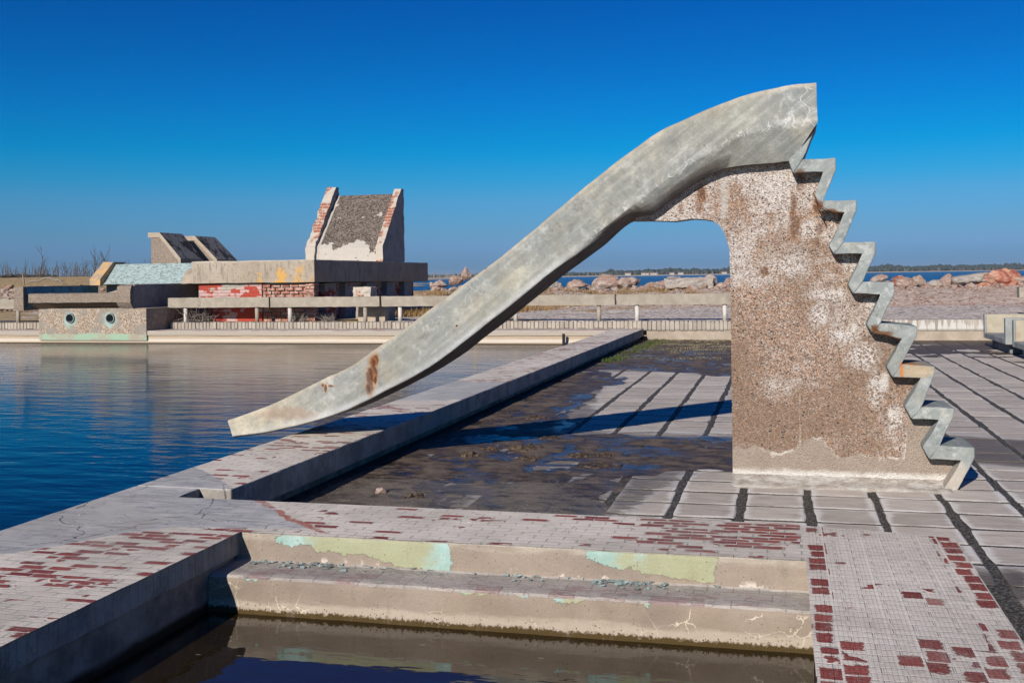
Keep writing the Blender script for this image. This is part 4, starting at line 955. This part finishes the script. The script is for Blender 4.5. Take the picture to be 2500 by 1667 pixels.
# wedges
def wedge(nm, dx, Y0, dep, px_, label):
    w_ = empty(nm, label, 'wedge block', (px_[0][0], Y0, 2), 'wedge blocks behind the basin')
    a, b, c, d, e = px_          # top left, top right of flat, bottom right, bottom left ...
    bm = B(); prism(bm, [a, b, c, (c[0], c[1]-.14), d], 1, Y0+.03, Y0+dep-.03); chop(bm, 2, 2, 3, .15); jit(bm, .008, 4); obj('side_block', bm, M['agg'], w_)
    # coping along top and slope
    t = .17; n_ = (b[1]-c[1], c[0]-b[0]); L = math.hypot(*n_); n_ = (n_[0]/L*.14, n_[1]/L*.14)
    cop = [(a[0]-.08, a[1]+.15), (b[0]+.0, b[1]+.15), (c[0]+n_[0]*.9, c[1]+n_[1]*.9-.02), (c[0]+n_[0]*.9, c[1]-.12), (c[0]+.004, c[1]-.12), (c[0]+.004, c[1]+.004), (b[0], b[1]+.003), (a[0]-.08, a[1]+.003)]
    bm = B(); prism(bm, cop, 1, Y0, Y0+dep); chop(bm, 0, -20, -15, .2); 
    o = obj('sloped_cap', bm, [M['conc_tan'], M['wslope']], w_)
    for f in o.data.polygons:
        if f.normal.z > .3 and f.normal.x > .2: f.material_index = 1
wedge('wedge_block', 0, 28.3, 1.25, ((-18.33, 2.84), (-18.02, 2.84), (-17.42, 2.14), (-18.33, 1.95), 0), 'left concrete wedge with dark sloping top behind the turquoise slab')
wedge('wedge_block', 0, 30.0, 1.25, ((-18.17, 2.79), (-17.86, 2.79), (-17.18, 2.12), (-18.17, 1.95), 0), 'right concrete wedge with dark sloping top just left of the large ledge')
# ledge building
lb = empty('ruined_bathhouse', 'ruined brick building with a heavy concrete ledge and flaking red painted base behind the pool', 'building', (-13.7, 26, .4))
bm = B(); prism(bm, [(25.9, 1.46), (25.9, 2.05), (35.16, 2.04), (35.16, 1.40)], 0, -15.52, -11.92); chop(bm, 0, -15.5, -11.9, .3); chop(bm, 1, 25.9, 35, .5); jit(bm, .014, 2.5, amp2=.005); obj('ledge', bm, M['ledge'], lb)
bm = B(); box(bm, -15.4, -13.52, 26.04, 26.4, .2, 1.455); obj('painted_wall', bm, M['redpaint'], lb)
def rawbricks(x0, x1, y0, z0, z1, rag=.0, skip=.07):
    bm = B(); z = z0; r_ = 0
    while z < z1-.05:
        x = x0-(.13 if r_ % 2 else 0)+R.uniform(-.02, .02)
        while x < x1:
            xa, xb = max(x, x0), min(x+.25, x1+R.uniform(-.02, rag)); x += .265
            if xb-xa < .05 or R.random() < skip: continue
            b2 = B(); d_ = R.uniform(-.022, .012); box(b2, xa+R.uniform(0, .012), xb-R.uniform(0, .012), y0+d_, y0+.12, z+.010, z+.078)
            bmesh.ops.bevel(b2, geom=b2.edges[:], offset=.010, segments=1, affect='EDGES')
            for v in b2.verts: v.co += mn.noise_vector(v.co*14)*.008
            me_ = bpy.data.meshes.new('t'); b2.to_mesh(me_); b2.free(); bm.from_mesh(me_); bpy.data.meshes.remove(me_)
        z += .092; r_ += 1
    return bm
bm = B(); box(bm, -13.515, -12.10, 26.12, 26.4, .2, 1.455); chop(bm, 0, -13.5, -12.10, .09); chop(bm, 2, .2, 1.45, .07); jit(bm, .02, 9); mw = obj('mortar_core', bm, M['conc_tan'], lb)
obj('brick_wall', rawbricks(-13.50, -12.05, 26.06, .22, 1.44, .05), M['rbrick'], lb)
bm = B(); box(bm, -12.22, -11.98, 26.0, 26.3, .2, 1.45); chop(bm, 2, .2, 1.45, .06); jit(bm, .025, 12); obj('brick_corner', bm, M['brick'], lb)
bm = B(); box(bm, -15.3, -12.25, 26.4, 34.6, .2, 1.42); obj('side_wall', bm, M['redpaint'], lb)
for y in (26.9, 28.3, 29.9, 31.6, 33.2):
    bm = B(); box(bm, -12.248, -12.07, y, y+.75, .2, 1.41); obj('pilaster', bm, M['conc_dark'] if int(y) % 2 else M['redpaint'], lb)
# tower of the ledge
tw = empty('ruined_slide_tower', 'tall ruined block with sloping dark pebble face between brick parapets on top of the ledge', 'ruin', (-13.2, 31.8, 2.04))
pfl = [(30.98, 2.045), (31.02, 2.50), (32.72, 4.27), (32.84, 4.27), (32.84, 2.045)]
bm = B(); prism(bm, pfl, 0, -14.18, -12.16); chop(bm, 0, -14.2, -12.1, .3); chop(bm, 2, 2.0, 4.3, .3); jit(bm, .01, 3); obj('sloped_face', bm, M['panel'], tw)
def para(x0, x1, hi, sd, mt):
    pf = [(30.90, 2.046), (30.90, 2.53), (31.25, 2.92), (32.62, hi), (32.86, hi), (32.86, 2.046)]
    bm = B(); prism(bm, pf, 0, x0, x1); chop(bm, 2, 2.05, hi, .09); chop(bm, 1, 30.9, 32.9, .25)
    for v in bm.verts:
        if v.co.z > 2.1: v.co += Vector((mn.noise(v.co*5+Vector((sd, 0, 0)))*.05*(1 if x0 < -13.5 else .35), mn.noise(v.co*6)*.05*min(1, (v.co.z-2.1)), mn.noise(v.co*7)*.03))
    o = obj('parapet', bm, mt, tw)
    for f in o.data.polygons:
        if abs(f.normal.x) > .6: f.material_index = 1
para(-14.52, -14.2, 4.55, 3, [M['parapet'], M['conc_dark']]); para(-12.155, -11.925, 4.43, 8, [M['parapet'], M['conc_dark']])
# loose pieces beside the ruin
bm = B(); box(bm, -10.72, -9.98, 25.95, 26.7, .38, .82); chop(bm, 0, -11, -9.9, .1); chop(bm, 2, .38, .82, .1)
jit(bm, .03, 6, mask=lambda c: c.z > .6); tag(obj('broken_block', bm, M['conc_tan']), 'broken square concrete block standing on the gravel under the railing', 'concrete block')
sb = empty('ruined_pillar', 'short ruined pillar with bricks showing at the top beside the dark side of the building', 'pillar', (-11.1, 27.4, .4))
bm = B(); box(bm, -11.3, -10.9, 27.2, 27.6, .38, 1.02); chop(bm, 2, .4, 1, .1); jit(bm, .02, 6); obj('shaft', bm, M['conc'], sb)
bm = B(); box(bm, -11.36, -10.84, 27.15, 27.62, 1.02, 1.30); chop(bm, 2, 1, 1.3, .07); chop(bm, 0, -11.4, -10.8, .09); jit(bm, .035, 9); obj('brick_top', bm, M['parapet'], sb)

# concrete benches on the right
def bench(x, y0, y1, label):
    b_ = empty('concrete_bench', label, 'bench', (x+.8, (y0+y1)/2, 0), 'concrete benches on the paving')
    L = [('end_wall', M['cream'], (x+.03, x+1.6, y1-.12, y1, .28, .655)), ('front_post', M['conc_bench'], (x, x+.42, y0, y0+.14, .18, .66)), ('seat', M['conc_bench'], (x, x+1.6, y0+.14, y1-.12, .18, .285)), ('corner_post', M['conc_bench'], (x-.005, x+.03, y1-.13, y1+.005, .18, .66)), ('back_rail', M['conc_bench'], (x+.75, x+1.6, y0, y0+.14, .55, .655)), ('end_wall', M['cream'], (x+.42, x+1.6, y0+.02, y0+.12, .18, .55)), ('base', M['foot_shade'], (x+.12, x+1.3, y0+.25, y1-.2, .0, .18))]
    for nm, mt, c in L:
        bm = B(); box(bm, *c); o = obj(nm, bm, mt, b_, bevel=.012)
bench(3.93, 20.95, 23.1, 'cream and grey concrete bench standing farther back beside the paving edge')
bench(3.93, 18.0, 20.35, 'cream and grey concrete bench nearest the camera at the right edge')
bm = B(); sx0 = at(2489, 715, Y=28).x; box(bm, sx0, sx0+1, 28.0, 28.3, at(2489, 727, Y=28).z, at(2489, 701, Y=28).z); box(bm, sx0+.4, sx0+.5, 28.1, 28.2, .35, .9); chop(bm, 0, sx0, sx0+1, .1); jit(bm, .01, 5)
tag(obj('railing_stub', bm, M['conc']), 'stub of grey concrete railing at the right edge of the gravel', 'railing')
# little metal post in the pool
bm = B(); a = at(1365, 846, z=-.06); tube(bm, [(a.x, 24.1, -.3), (a.x, 24.1, .20)], .035, 8); tag(obj('metal_post', bm, solid('black_metal', (.02, .02, .02))), 'thin black metal post standing in the water by the far pool edge', 'post')
# mud clods
def clod(x, y, r, h, seed):
    bm = B(); bmesh.ops.create_grid(bm, x_segments=26, y_segments=18, size=1)
    for v in bm.verts:
        d = math.hypot(v.co.x, v.co.y); n_ = mn.noise(Vector((v.co.x*3+seed, v.co.y*2, 0)))+.6*mn.noise(Vector((v.co.x*8+seed, v.co.y*6, 2)))
        z = (1-d*d)*.6+n_*1.1-.2; v.co = Vector((v.co.x*r, v.co.y*r*1.1, max(-.02, z*h*.75) if d < 1 else -.02))
    o = obj('mud_clod', bm, M['mud']); o.location = (x, y, .004); return o
for i, (u, v, r, h, lb) in enumerate(((1147, 1112, .10, .045, 'dark hollow mud clod left of the larger clods by the pool wall'), (1195, 1098, .09, .03, 'small brown mud clod beside the slide shadow'), (1283, 1096, .17, .05, 'largest brown mud clod in the middle of the wet paving'), (1290, 1122, .10, .03, 'small mud clod just in front of the largest one'), (1420, 1112, .13, .03, 'flat mud clod right of the largest one'), (1482, 1112, .11, .025, 'low mud clod nearest the pier side of the wet paving'), (1300, 1020, .16, .03, 'thin mud clod beyond the slide shadow'), (1345, 1068, .13, .022, 'mud clod on the near edge of the slide shadow'), (1010, 1213, .09, .03, 'mud lump behind the front deck right of the pale stone'), (1470, 1135, .18, .02, 'wide flat mud clod in front of the row'))):
    q = at(u, v, z=0); tag(clod(q.x, q.y, r, h, i*5.3), lb, 'mud clod', 'mud clods on the wet paving')
# rocks
def rock(name, c, s, seed, mt, ang=0, sub=3, flat=1):
    rr = random.Random(seed); bm = B(); bmesh.ops.create_icosphere(bm, subdivisions=sub, radius=1)
    pl = [(Vector((rr.gauss(0, 1), rr.gauss(0, 1), rr.gauss(0, 1))).normalized(), rr.uniform(.52, .92)) for _ in range(17)]
    ca_, sa_ = math.cos(ang), math.sin(ang)
    for v in bm.verts:
        d = v.co.normalized(); k = 1.05
        for n_, dd in pl:
            q = d.dot(n_)
            if q > .05: k = min(k, dd/q)
        k *= 1+mn.noise(d*3+Vector((seed, 0, 0)))*.16+mn.noise(d*9+Vector((seed, 0, 0)))*.07-abs(mn.noise(d*5+Vector((seed, 3, 0))))*.12
        p = Vector((d.x*k*s[0], d.y*k*s[1], d.z*k*s[2])); v.co = Vector((p.x*ca_-p.z*sa_, p.y, p.x*sa_+p.z*ca_))
    o = obj(name, bm, mt); o.location = c; return o
q = at(931, 1205, z=0); tag(rock('stone', (q.x, q.y, .02), (.05, .04, .04), 5, M['rock']), 'pale pointed stone lying in the mud behind the front deck', 'stone')
BL = [(1137, 652, 684, .42, 'rock', 1.4, 'upright rounded pink boulder standing alone on the bank left of the slide'), (1110, 672, 692, .5, 'rock', 0, 'small boulder leaning at the foot of the upright boulder'), (1073, 684, 697, .5, 'rock', 0, 'low pink boulder just right of the ruined building ledge'), (1058, 688, 700, .35, 'rock', 0, 'lowest pale boulder touching the ruined building outline'),
      (1478, 668, 702, .95, 'rock', -.1, 'large pink boulder with high left end behind the railing right of the slide'), (1530, 677, 702, 1.0, 'rock', .1, 'broad layered red-pink boulder right of the highest boulder on the bank'), (1410, 681, 702, .8, 'rock', 0, 'rounded beige boulder left of the large pink one'), (1350, 688, 702, .55, 'grock', 0, 'whitish boulder just right of the chute behind the railing'), (1590, 687, 706, .5, 'rock', .3, 'angular pink boulder between the layered boulder and the flat slab'),
      (1625, 682, 704, .8, 'rock', 0, 'broken pinkish boulder forming the left end of the flat grey slab'), (1730, 673, 705, .55, 'rock', .5, 'pointed pink boulder left of the pier'), (1710, 684, 706, .7, 'rock', 0, 'orange tinted boulder under the pointed one left of the pier'), (1775, 681, 700, .35, 'rock', 0, 'small dark pink boulder touching the pier outline'),
      (2142, 668, 692, .7, 'rock', .5, 'pointed pink boulder just right of the fourth step'), (2190, 672, 690, .35, 'rrock', .3, 'small dark red boulder behind two pink ones'), (2207, 675, 697, .8, 'rock', -.2, 'smooth pale pink boulder right of the small red one'), (2243, 672, 690, .45, 'rock', -.6, 'cracked pink boulder tilted on the crest'), (2285, 684, 697, .4, 'grock', 0, 'rounded grey boulder low between two pink ones'),
      (2312, 669, 697, .55, 'rock', .8, 'steep pink boulder with two faces left of the grey dome'), (2370, 663, 692, 1.1, 'grock', .1, 'large grey dome-shaped boulder on the bank'), (2445, 650, 702, 1.1, 'rrock', .15, 'biggest rust red and orange boulder near the right edge'), (2490, 672, 690, .6, 'rock', 0, 'pink boulder at the far right edge of the bank'), (2165, 684, 697, .4, 'rock', 0, 'small round pink boulder in front of the small red one'), (2395, 686, 703, .5, 'rrock', 0, 'reddish boulder between the grey dome and the rust red boulder')]
for i, (u, v0, v1, wd, mt, an, lb) in enumerate(BL):
    Y = 43.5; a = at(u, v0, Y=Y); b = at(u, v1, Y=Y); hh = (a.z-b.z)/2+.09
    tag(rock('boulder', (a.x, Y, b.z+hh-.15), (wd*.8, wd*.6, hh*1.02) if abs(an) < 1 else (hh, wd*.6, wd*.8), 40+i, M[mt], an), lb, 'boulder', 'boulders on the bank')
a = at(1690, 688, Y=43.2)
bm = B(); box(bm, a.x-1.05, a.x+.85, 42.8, 43.9, a.z-.26, a.z+.12)
chop(bm, 0, a.x-1.05, a.x+.85, .15); chop(bm, 1, 42.8, 43.9, .2); chop(bm, 2, a.z-.3, a.z+.15, .08); jit(bm, .16, 1.7, amp2=.05); tag(obj('concrete_slab', bm, M['grock']), 'flat grey broken slab lying on the rubble bank left of the pier', 'slab')
# mid-size rubble: individuals sharing meshes
protos = [rock('rubble_stone', (0, 0, 0), (1, .8, .6), 300+i, M['rock'], 0, 2) for i in range(6)]
cnt = 0
for i in range(300):
    if i < 150: x = R.uniform(-15.5, 10.5); y = R.gauss(43.2, .9); s = R.uniform(.12, .30)*(1.15 if x < 0 else .9)
    elif i < 190: x = R.uniform(-4, 10); y = R.uniform(36.5, 42); s = R.uniform(.05, .12)
    else: y = R.uniform(46.5, 54); x = y*R.uniform(-.88, -.64); s = R.uniform(.12, .34)
    if i < 6: o = protos[i]
    else: o = protos[i % 6].copy(); COL.objects.link(o)
    if i > 270: y = R.uniform(33, 45); x = y*R.uniform(-.90, -.82); s = R.uniform(.15, .4)
    o.location = (x, y, gz(x, y)+s*.2); o.scale = (s, s, s*R.uniform(.7, 1.1)); o.rotation_euler = (R.uniform(-.5, .5), R.uniform(-.5, .5), R.uniform(0, 6.28))
    lft = i >= 190
    tag(o, 'pale rock in the heap on the left behind the basin' if lft else ('small broken stone on the slope below the right-hand boulders' if i >= 150 else 'small pink rock in the rubble crest between the large boulders by the lake'), 'rock', 'rocks heaped left of the ruins' if lft else ('small stones on the gravel slope' if i >= 150 else 'small rocks along the lake bank'))
# rubble stuff
bm = B()
for i in range(5200):
    k = R.random()
    if k < .55: x = R.uniform(-12, 11); y = R.uniform(35.5, 45); s = R.uniform(.02, .09)
    elif k < .8: x = R.uniform(-8, 12); y = R.uniform(26, 37); s = R.uniform(.008, .035)
    else: x = R.uniform(-40, -19); y = R.uniform(34, 50); s = R.uniform(.04, .2)
    z = gz(x, y); vs = []
    for q in ((1, 0, 0), (-1, 0, 0), (0, 1, 0), (0, -1, 0), (0, 0, 1), (0, 0, -.4)): vs.append(bm.verts.new((x+q[0]*s*R.uniform(.6, 1.3), y+q[1]*s*R.uniform(.6, 1.3), z+q[2]*s*R.uniform(.4, .9)+s*.1)))
    for a_, b_, c_ in ((0, 2, 4), (2, 1, 4), (1, 3, 4), (3, 0, 4), (2, 0, 5), (1, 2, 5), (3, 1, 5), (0, 3, 5)): bm.faces.new((vs[a_], vs[b_], vs[c_]))
stuff(obj('rubble', bm, M['rock']), 'small broken stones scattered over the gravel bank', 'rubble')
# grasses
def blades(bm, x, y, z, h, n_, sp, lean=.5, wd=.006):
    for _ in range(n_):
        a = R.uniform(0, 6.28); r = abs(R.gauss(0, sp)); bx, by = x+math.cos(a)*r, y+math.sin(a)*r; b = R.uniform(0, 6.28); hh = h*R.uniform(.4, 1.1)
        tx, ty = bx+math.cos(b)*hh*lean*R.random(), by+math.sin(b)*hh*lean*R.random()
        c, s = math.cos(a)*wd, math.sin(a)*wd
        v = [bm.verts.new(q) for q in ((bx-c, by-s, z), (bx+c, by+s, z), (tx, ty, z+hh))]; bm.faces.new(v)
bm = B()
for i in range(520):
    k = R.random()
    if k < .45: x = R.uniform(-11.8, -7.5); y = R.uniform(28.5, 40)
    elif k < .7: x = R.uniform(-14, -3); y = R.uniform(39, 42.5)
    else: x = R.uniform(-34, -18); y = R.uniform(30, 42) if R.random() < .4 else R.uniform(48, 66)
    blades(bm, x, y, gz(x, y)-.02, R.uniform(.12, .3), 26, .22, .8, .012)
stuff(obj('dry_grass', bm, M['dry']), 'brown dry grass tufts on the gravel behind the pool', 'dry grass')
bm = B()
for i in range(190):
    k = R.random()
    if k < .4: y = R.uniform(18.5, 25); x = -3.12+abs(R.gauss(0, .14))+(y-18.5)*.035; h_ = .06
    elif k < .5: x = R.uniform(-3.0, -.9); y = 25.0-abs(R.gauss(0, .2)); h_ = .05
    elif k < .72: x = R.gauss(-1.7, .5); y = R.gauss(22.6, .8); h_ = .03
    else: x = R.uniform(-3.0, -1.); y = R.choice((19.6, 20.6, 21.6, 23.5))+R.gauss(0, .12); h_ = .03
    blades(bm, x, y, 0, h_*R.uniform(.6, 1.3), 16, .09, 1.3, .008)
stuff(obj('weeds', bm, M['green']), 'low green and straw coloured weeds growing on the wet paving', 'weeds')
# tumbleweeds / dead bushes
def bush(name, x, y, z, r, n_, label, seed, ht=1.):
    rr = random.Random(seed); bm = B()
    for _ in range(n_):
        a = rr.uniform(0, 6.28); e = rr.uniform(.0, 1.5); L = r*rr.uniform(.5, 1.1); p = Vector((x+rr.gauss(0, r*.25), y+rr.gauss(0, r*.2), z)); pts = [p.copy()]
        d = Vector((math.cos(a)*math.cos(e), math.sin(a)*math.cos(e), math.sin(e)*ht))
        for k in range(4): d += Vector((rr.gauss(0, .3), rr.gauss(0, .3), rr.gauss(-.05, .25))); p = p+d.normalized()*L/4; pts.append(p.copy())
        tube(bm, pts, [.010, .008, .006, .004, .002], 3, False)
    return tag(obj(name, bm, M['twig']), label, 'dead bush')
bush('dead_bush', -15.3, 25.8, .42, .75, 230, 'dead grey twiggy bush between the basin and the red painted wall', 3)
bush('dead_bush', -12.3, 25.72, .42, .35, 70, 'small dead bush at the foot of the exposed brick corner', 4)
bush('dead_bush', -11.5, 25.8, .42, .35, 50, 'low dead bush right of the exposed brick corner', 5)
# bare trees
def bare_tree(x, y, z, h, seed, label, spread=.5, trunk_r=.02):
    rr = random.Random(seed); t = empty('bare_tree', label, 'tree', (x, y, z), 'bare dead trees on the left horizon')
    bt = B(); pts = [Vector((x, y, z-.2))]; d = Vector((rr.gauss(0, .06), 0, 1))
    for k in range(6): d += Vector((rr.gauss(0, .09), rr.gauss(0, .05), 0)); pts.append(pts[-1]+d.normalized()*h/6)
    tube(bt, pts, [h*.035*(1-k*.14) for k in range(7)], 5); obj('trunk', bt, M['bark'], t)
    bb = B()
    def br(p, d_, L, r, lv):
        q = [p]; dd = d_.copy()
        for k in range(3): dd += Vector((rr.gauss(0, .16), rr.gauss(0, .1), .08)); q.append(q[-1]+dd.normalized()*L/3)
        tube(bb, q, [r, r*.75, r*.5, r*.25], 3, False)
        if lv > 0:
            for k in range(rr.randint(2, 3)):
                j = rr.choice(q[1:]); br(j, (dd.normalized()+Vector((rr.gauss(0, .6), rr.gauss(0, .3), .3))).normalized(), L*.55, r*.5, lv-1)
    for k in range(rr.randint(5, 8)):
        p = pts[rr.randint(2, 6)]; s = rr.choice((-1, 1)); br(p, Vector((s*spread*rr.uniform(.6, 1.6), rr.gauss(0, .3), 1)).normalized(), h*rr.uniform(.28, .55), h*.018, 2)
    obj('branches', bb, M['bark'], t)
for i, (u, v0, v1, lb) in enumerate(((97, 625, 676, 'tallest lone bare tree on the left horizon'), (20, 655, 677, 'small thin bare tree at the far left edge'), (60, 657, 677, 'short bare tree left of the tallest one'), (152, 652, 676, 'thin leaning bare tree right of the tallest one'), (162, 656, 676, 'stubby bare tree beside the thin leaning one'), (185, 656, 676, 'slim bare tree in the middle of the gap before the dense group'), (205, 645, 677, 'spiky bare tree left of the dense group'), (228, 632, 677, 'wide branching bare tree in the group left of the orange parapet'), (240, 640, 677, 'narrow bare tree inside the group left of the orange parapet'), (253, 630, 678, 'straight bare tree touching the orange parapet'))):
    Y = 150.; a = at(u, v1, Y=Y); b = at(u, v0, Y=Y); bare_tree(a.x, Y, min(a.z, gz(a.x, Y)+.6), b.z-a.z+.3, 60+i, lb, .5 if i not in (9, 4) else .2)
bm = B()
for i in range(360):
    u = R.uniform(-60, 520); Y = R.uniform(170, 260); a = at(u, 676, Y=Y); h_ = R.uniform(1.0, 3.6)
    if mn.noise(Vector((u*.03, 0, 0))) < -.25: h_ *= .5
    tube(bm, [(a.x, Y, .5), (a.x+R.gauss(0, .15), Y, a.z+h_*.5), (a.x+R.gauss(0, .5), Y, a.z+h_)], [.09, .07, .03], 3, False)
stuff(obj('far_thicket', bm, M['bark']), 'thin bare stems of a flooded thicket along the left horizon', 'thicket')
bm = B()
for i in range(420):
    u = R.uniform(-60, 135) if i < 260 else R.uniform(135, 520); Y = R.uniform(160, 200); a = at(u, 678, Y=Y)
    lump(bm, (a.x, Y, a.z), R.uniform(.5, 1.3), R.uniform(.3, .62) if i < 260 else R.uniform(.1, .35), i)
stuff(obj('dark_scrub', bm, M['dbush']), 'low dark scrub line on the left horizon', 'scrub')
# driftwood on the left bank
for i, (u, v, L, an) in enumerate(((112, 681, 1.2, .3), (130, 684, 1.5, -.25), (85, 688, 1.0, .05), (150, 690, 1.0, -.5), (57, 682, .9, 1.9))):
    q = at(u, v, Y=47); bm = B(); d = Vector((math.cos(an), .2, math.sin(an)))*L/3
    tube(bm, [q-d, q-d*.3+Vector((0, 0, .06)), q+d*.3, q+d+Vector((0, 0, .05))], [.035, .05, .04, .015], 6)
    tag(obj('driftwood', bm, M['trunkf'], smooth=True), ['grey driftwood log lying highest on the left bank', 'long driftwood log slanting down to the right on the left bank', 'flat pale driftwood log near the foot of the heap', 'driftwood log sloping steeply toward the basin', 'pale driftwood stick standing nearly upright on the left bank'][i], 'driftwood', 'driftwood on the left bank')

# air between the camera and the far shore
hm = bpy.data.materials.new('haze'); hm.use_nodes = True; nt_ = hm.node_tree; nt_.nodes.clear()
vo_ = nt_.nodes.new('ShaderNodeVolumePrincipled'); out_ = nt_.nodes.new('ShaderNodeOutputMaterial'); nt_.links.new(vo_.outputs[0], out_.inputs['Volume'])
vo_.inputs['Color'].default_value = (.75, .85, 1, 1); vo_.inputs['Density'].default_value = .00007
bm = B(); box(bm, -4300, 4300, -80, 4300, -4.5, 22)
stuff(obj('haze', bm, hm), 'thin pale haze over the lake', 'haze')
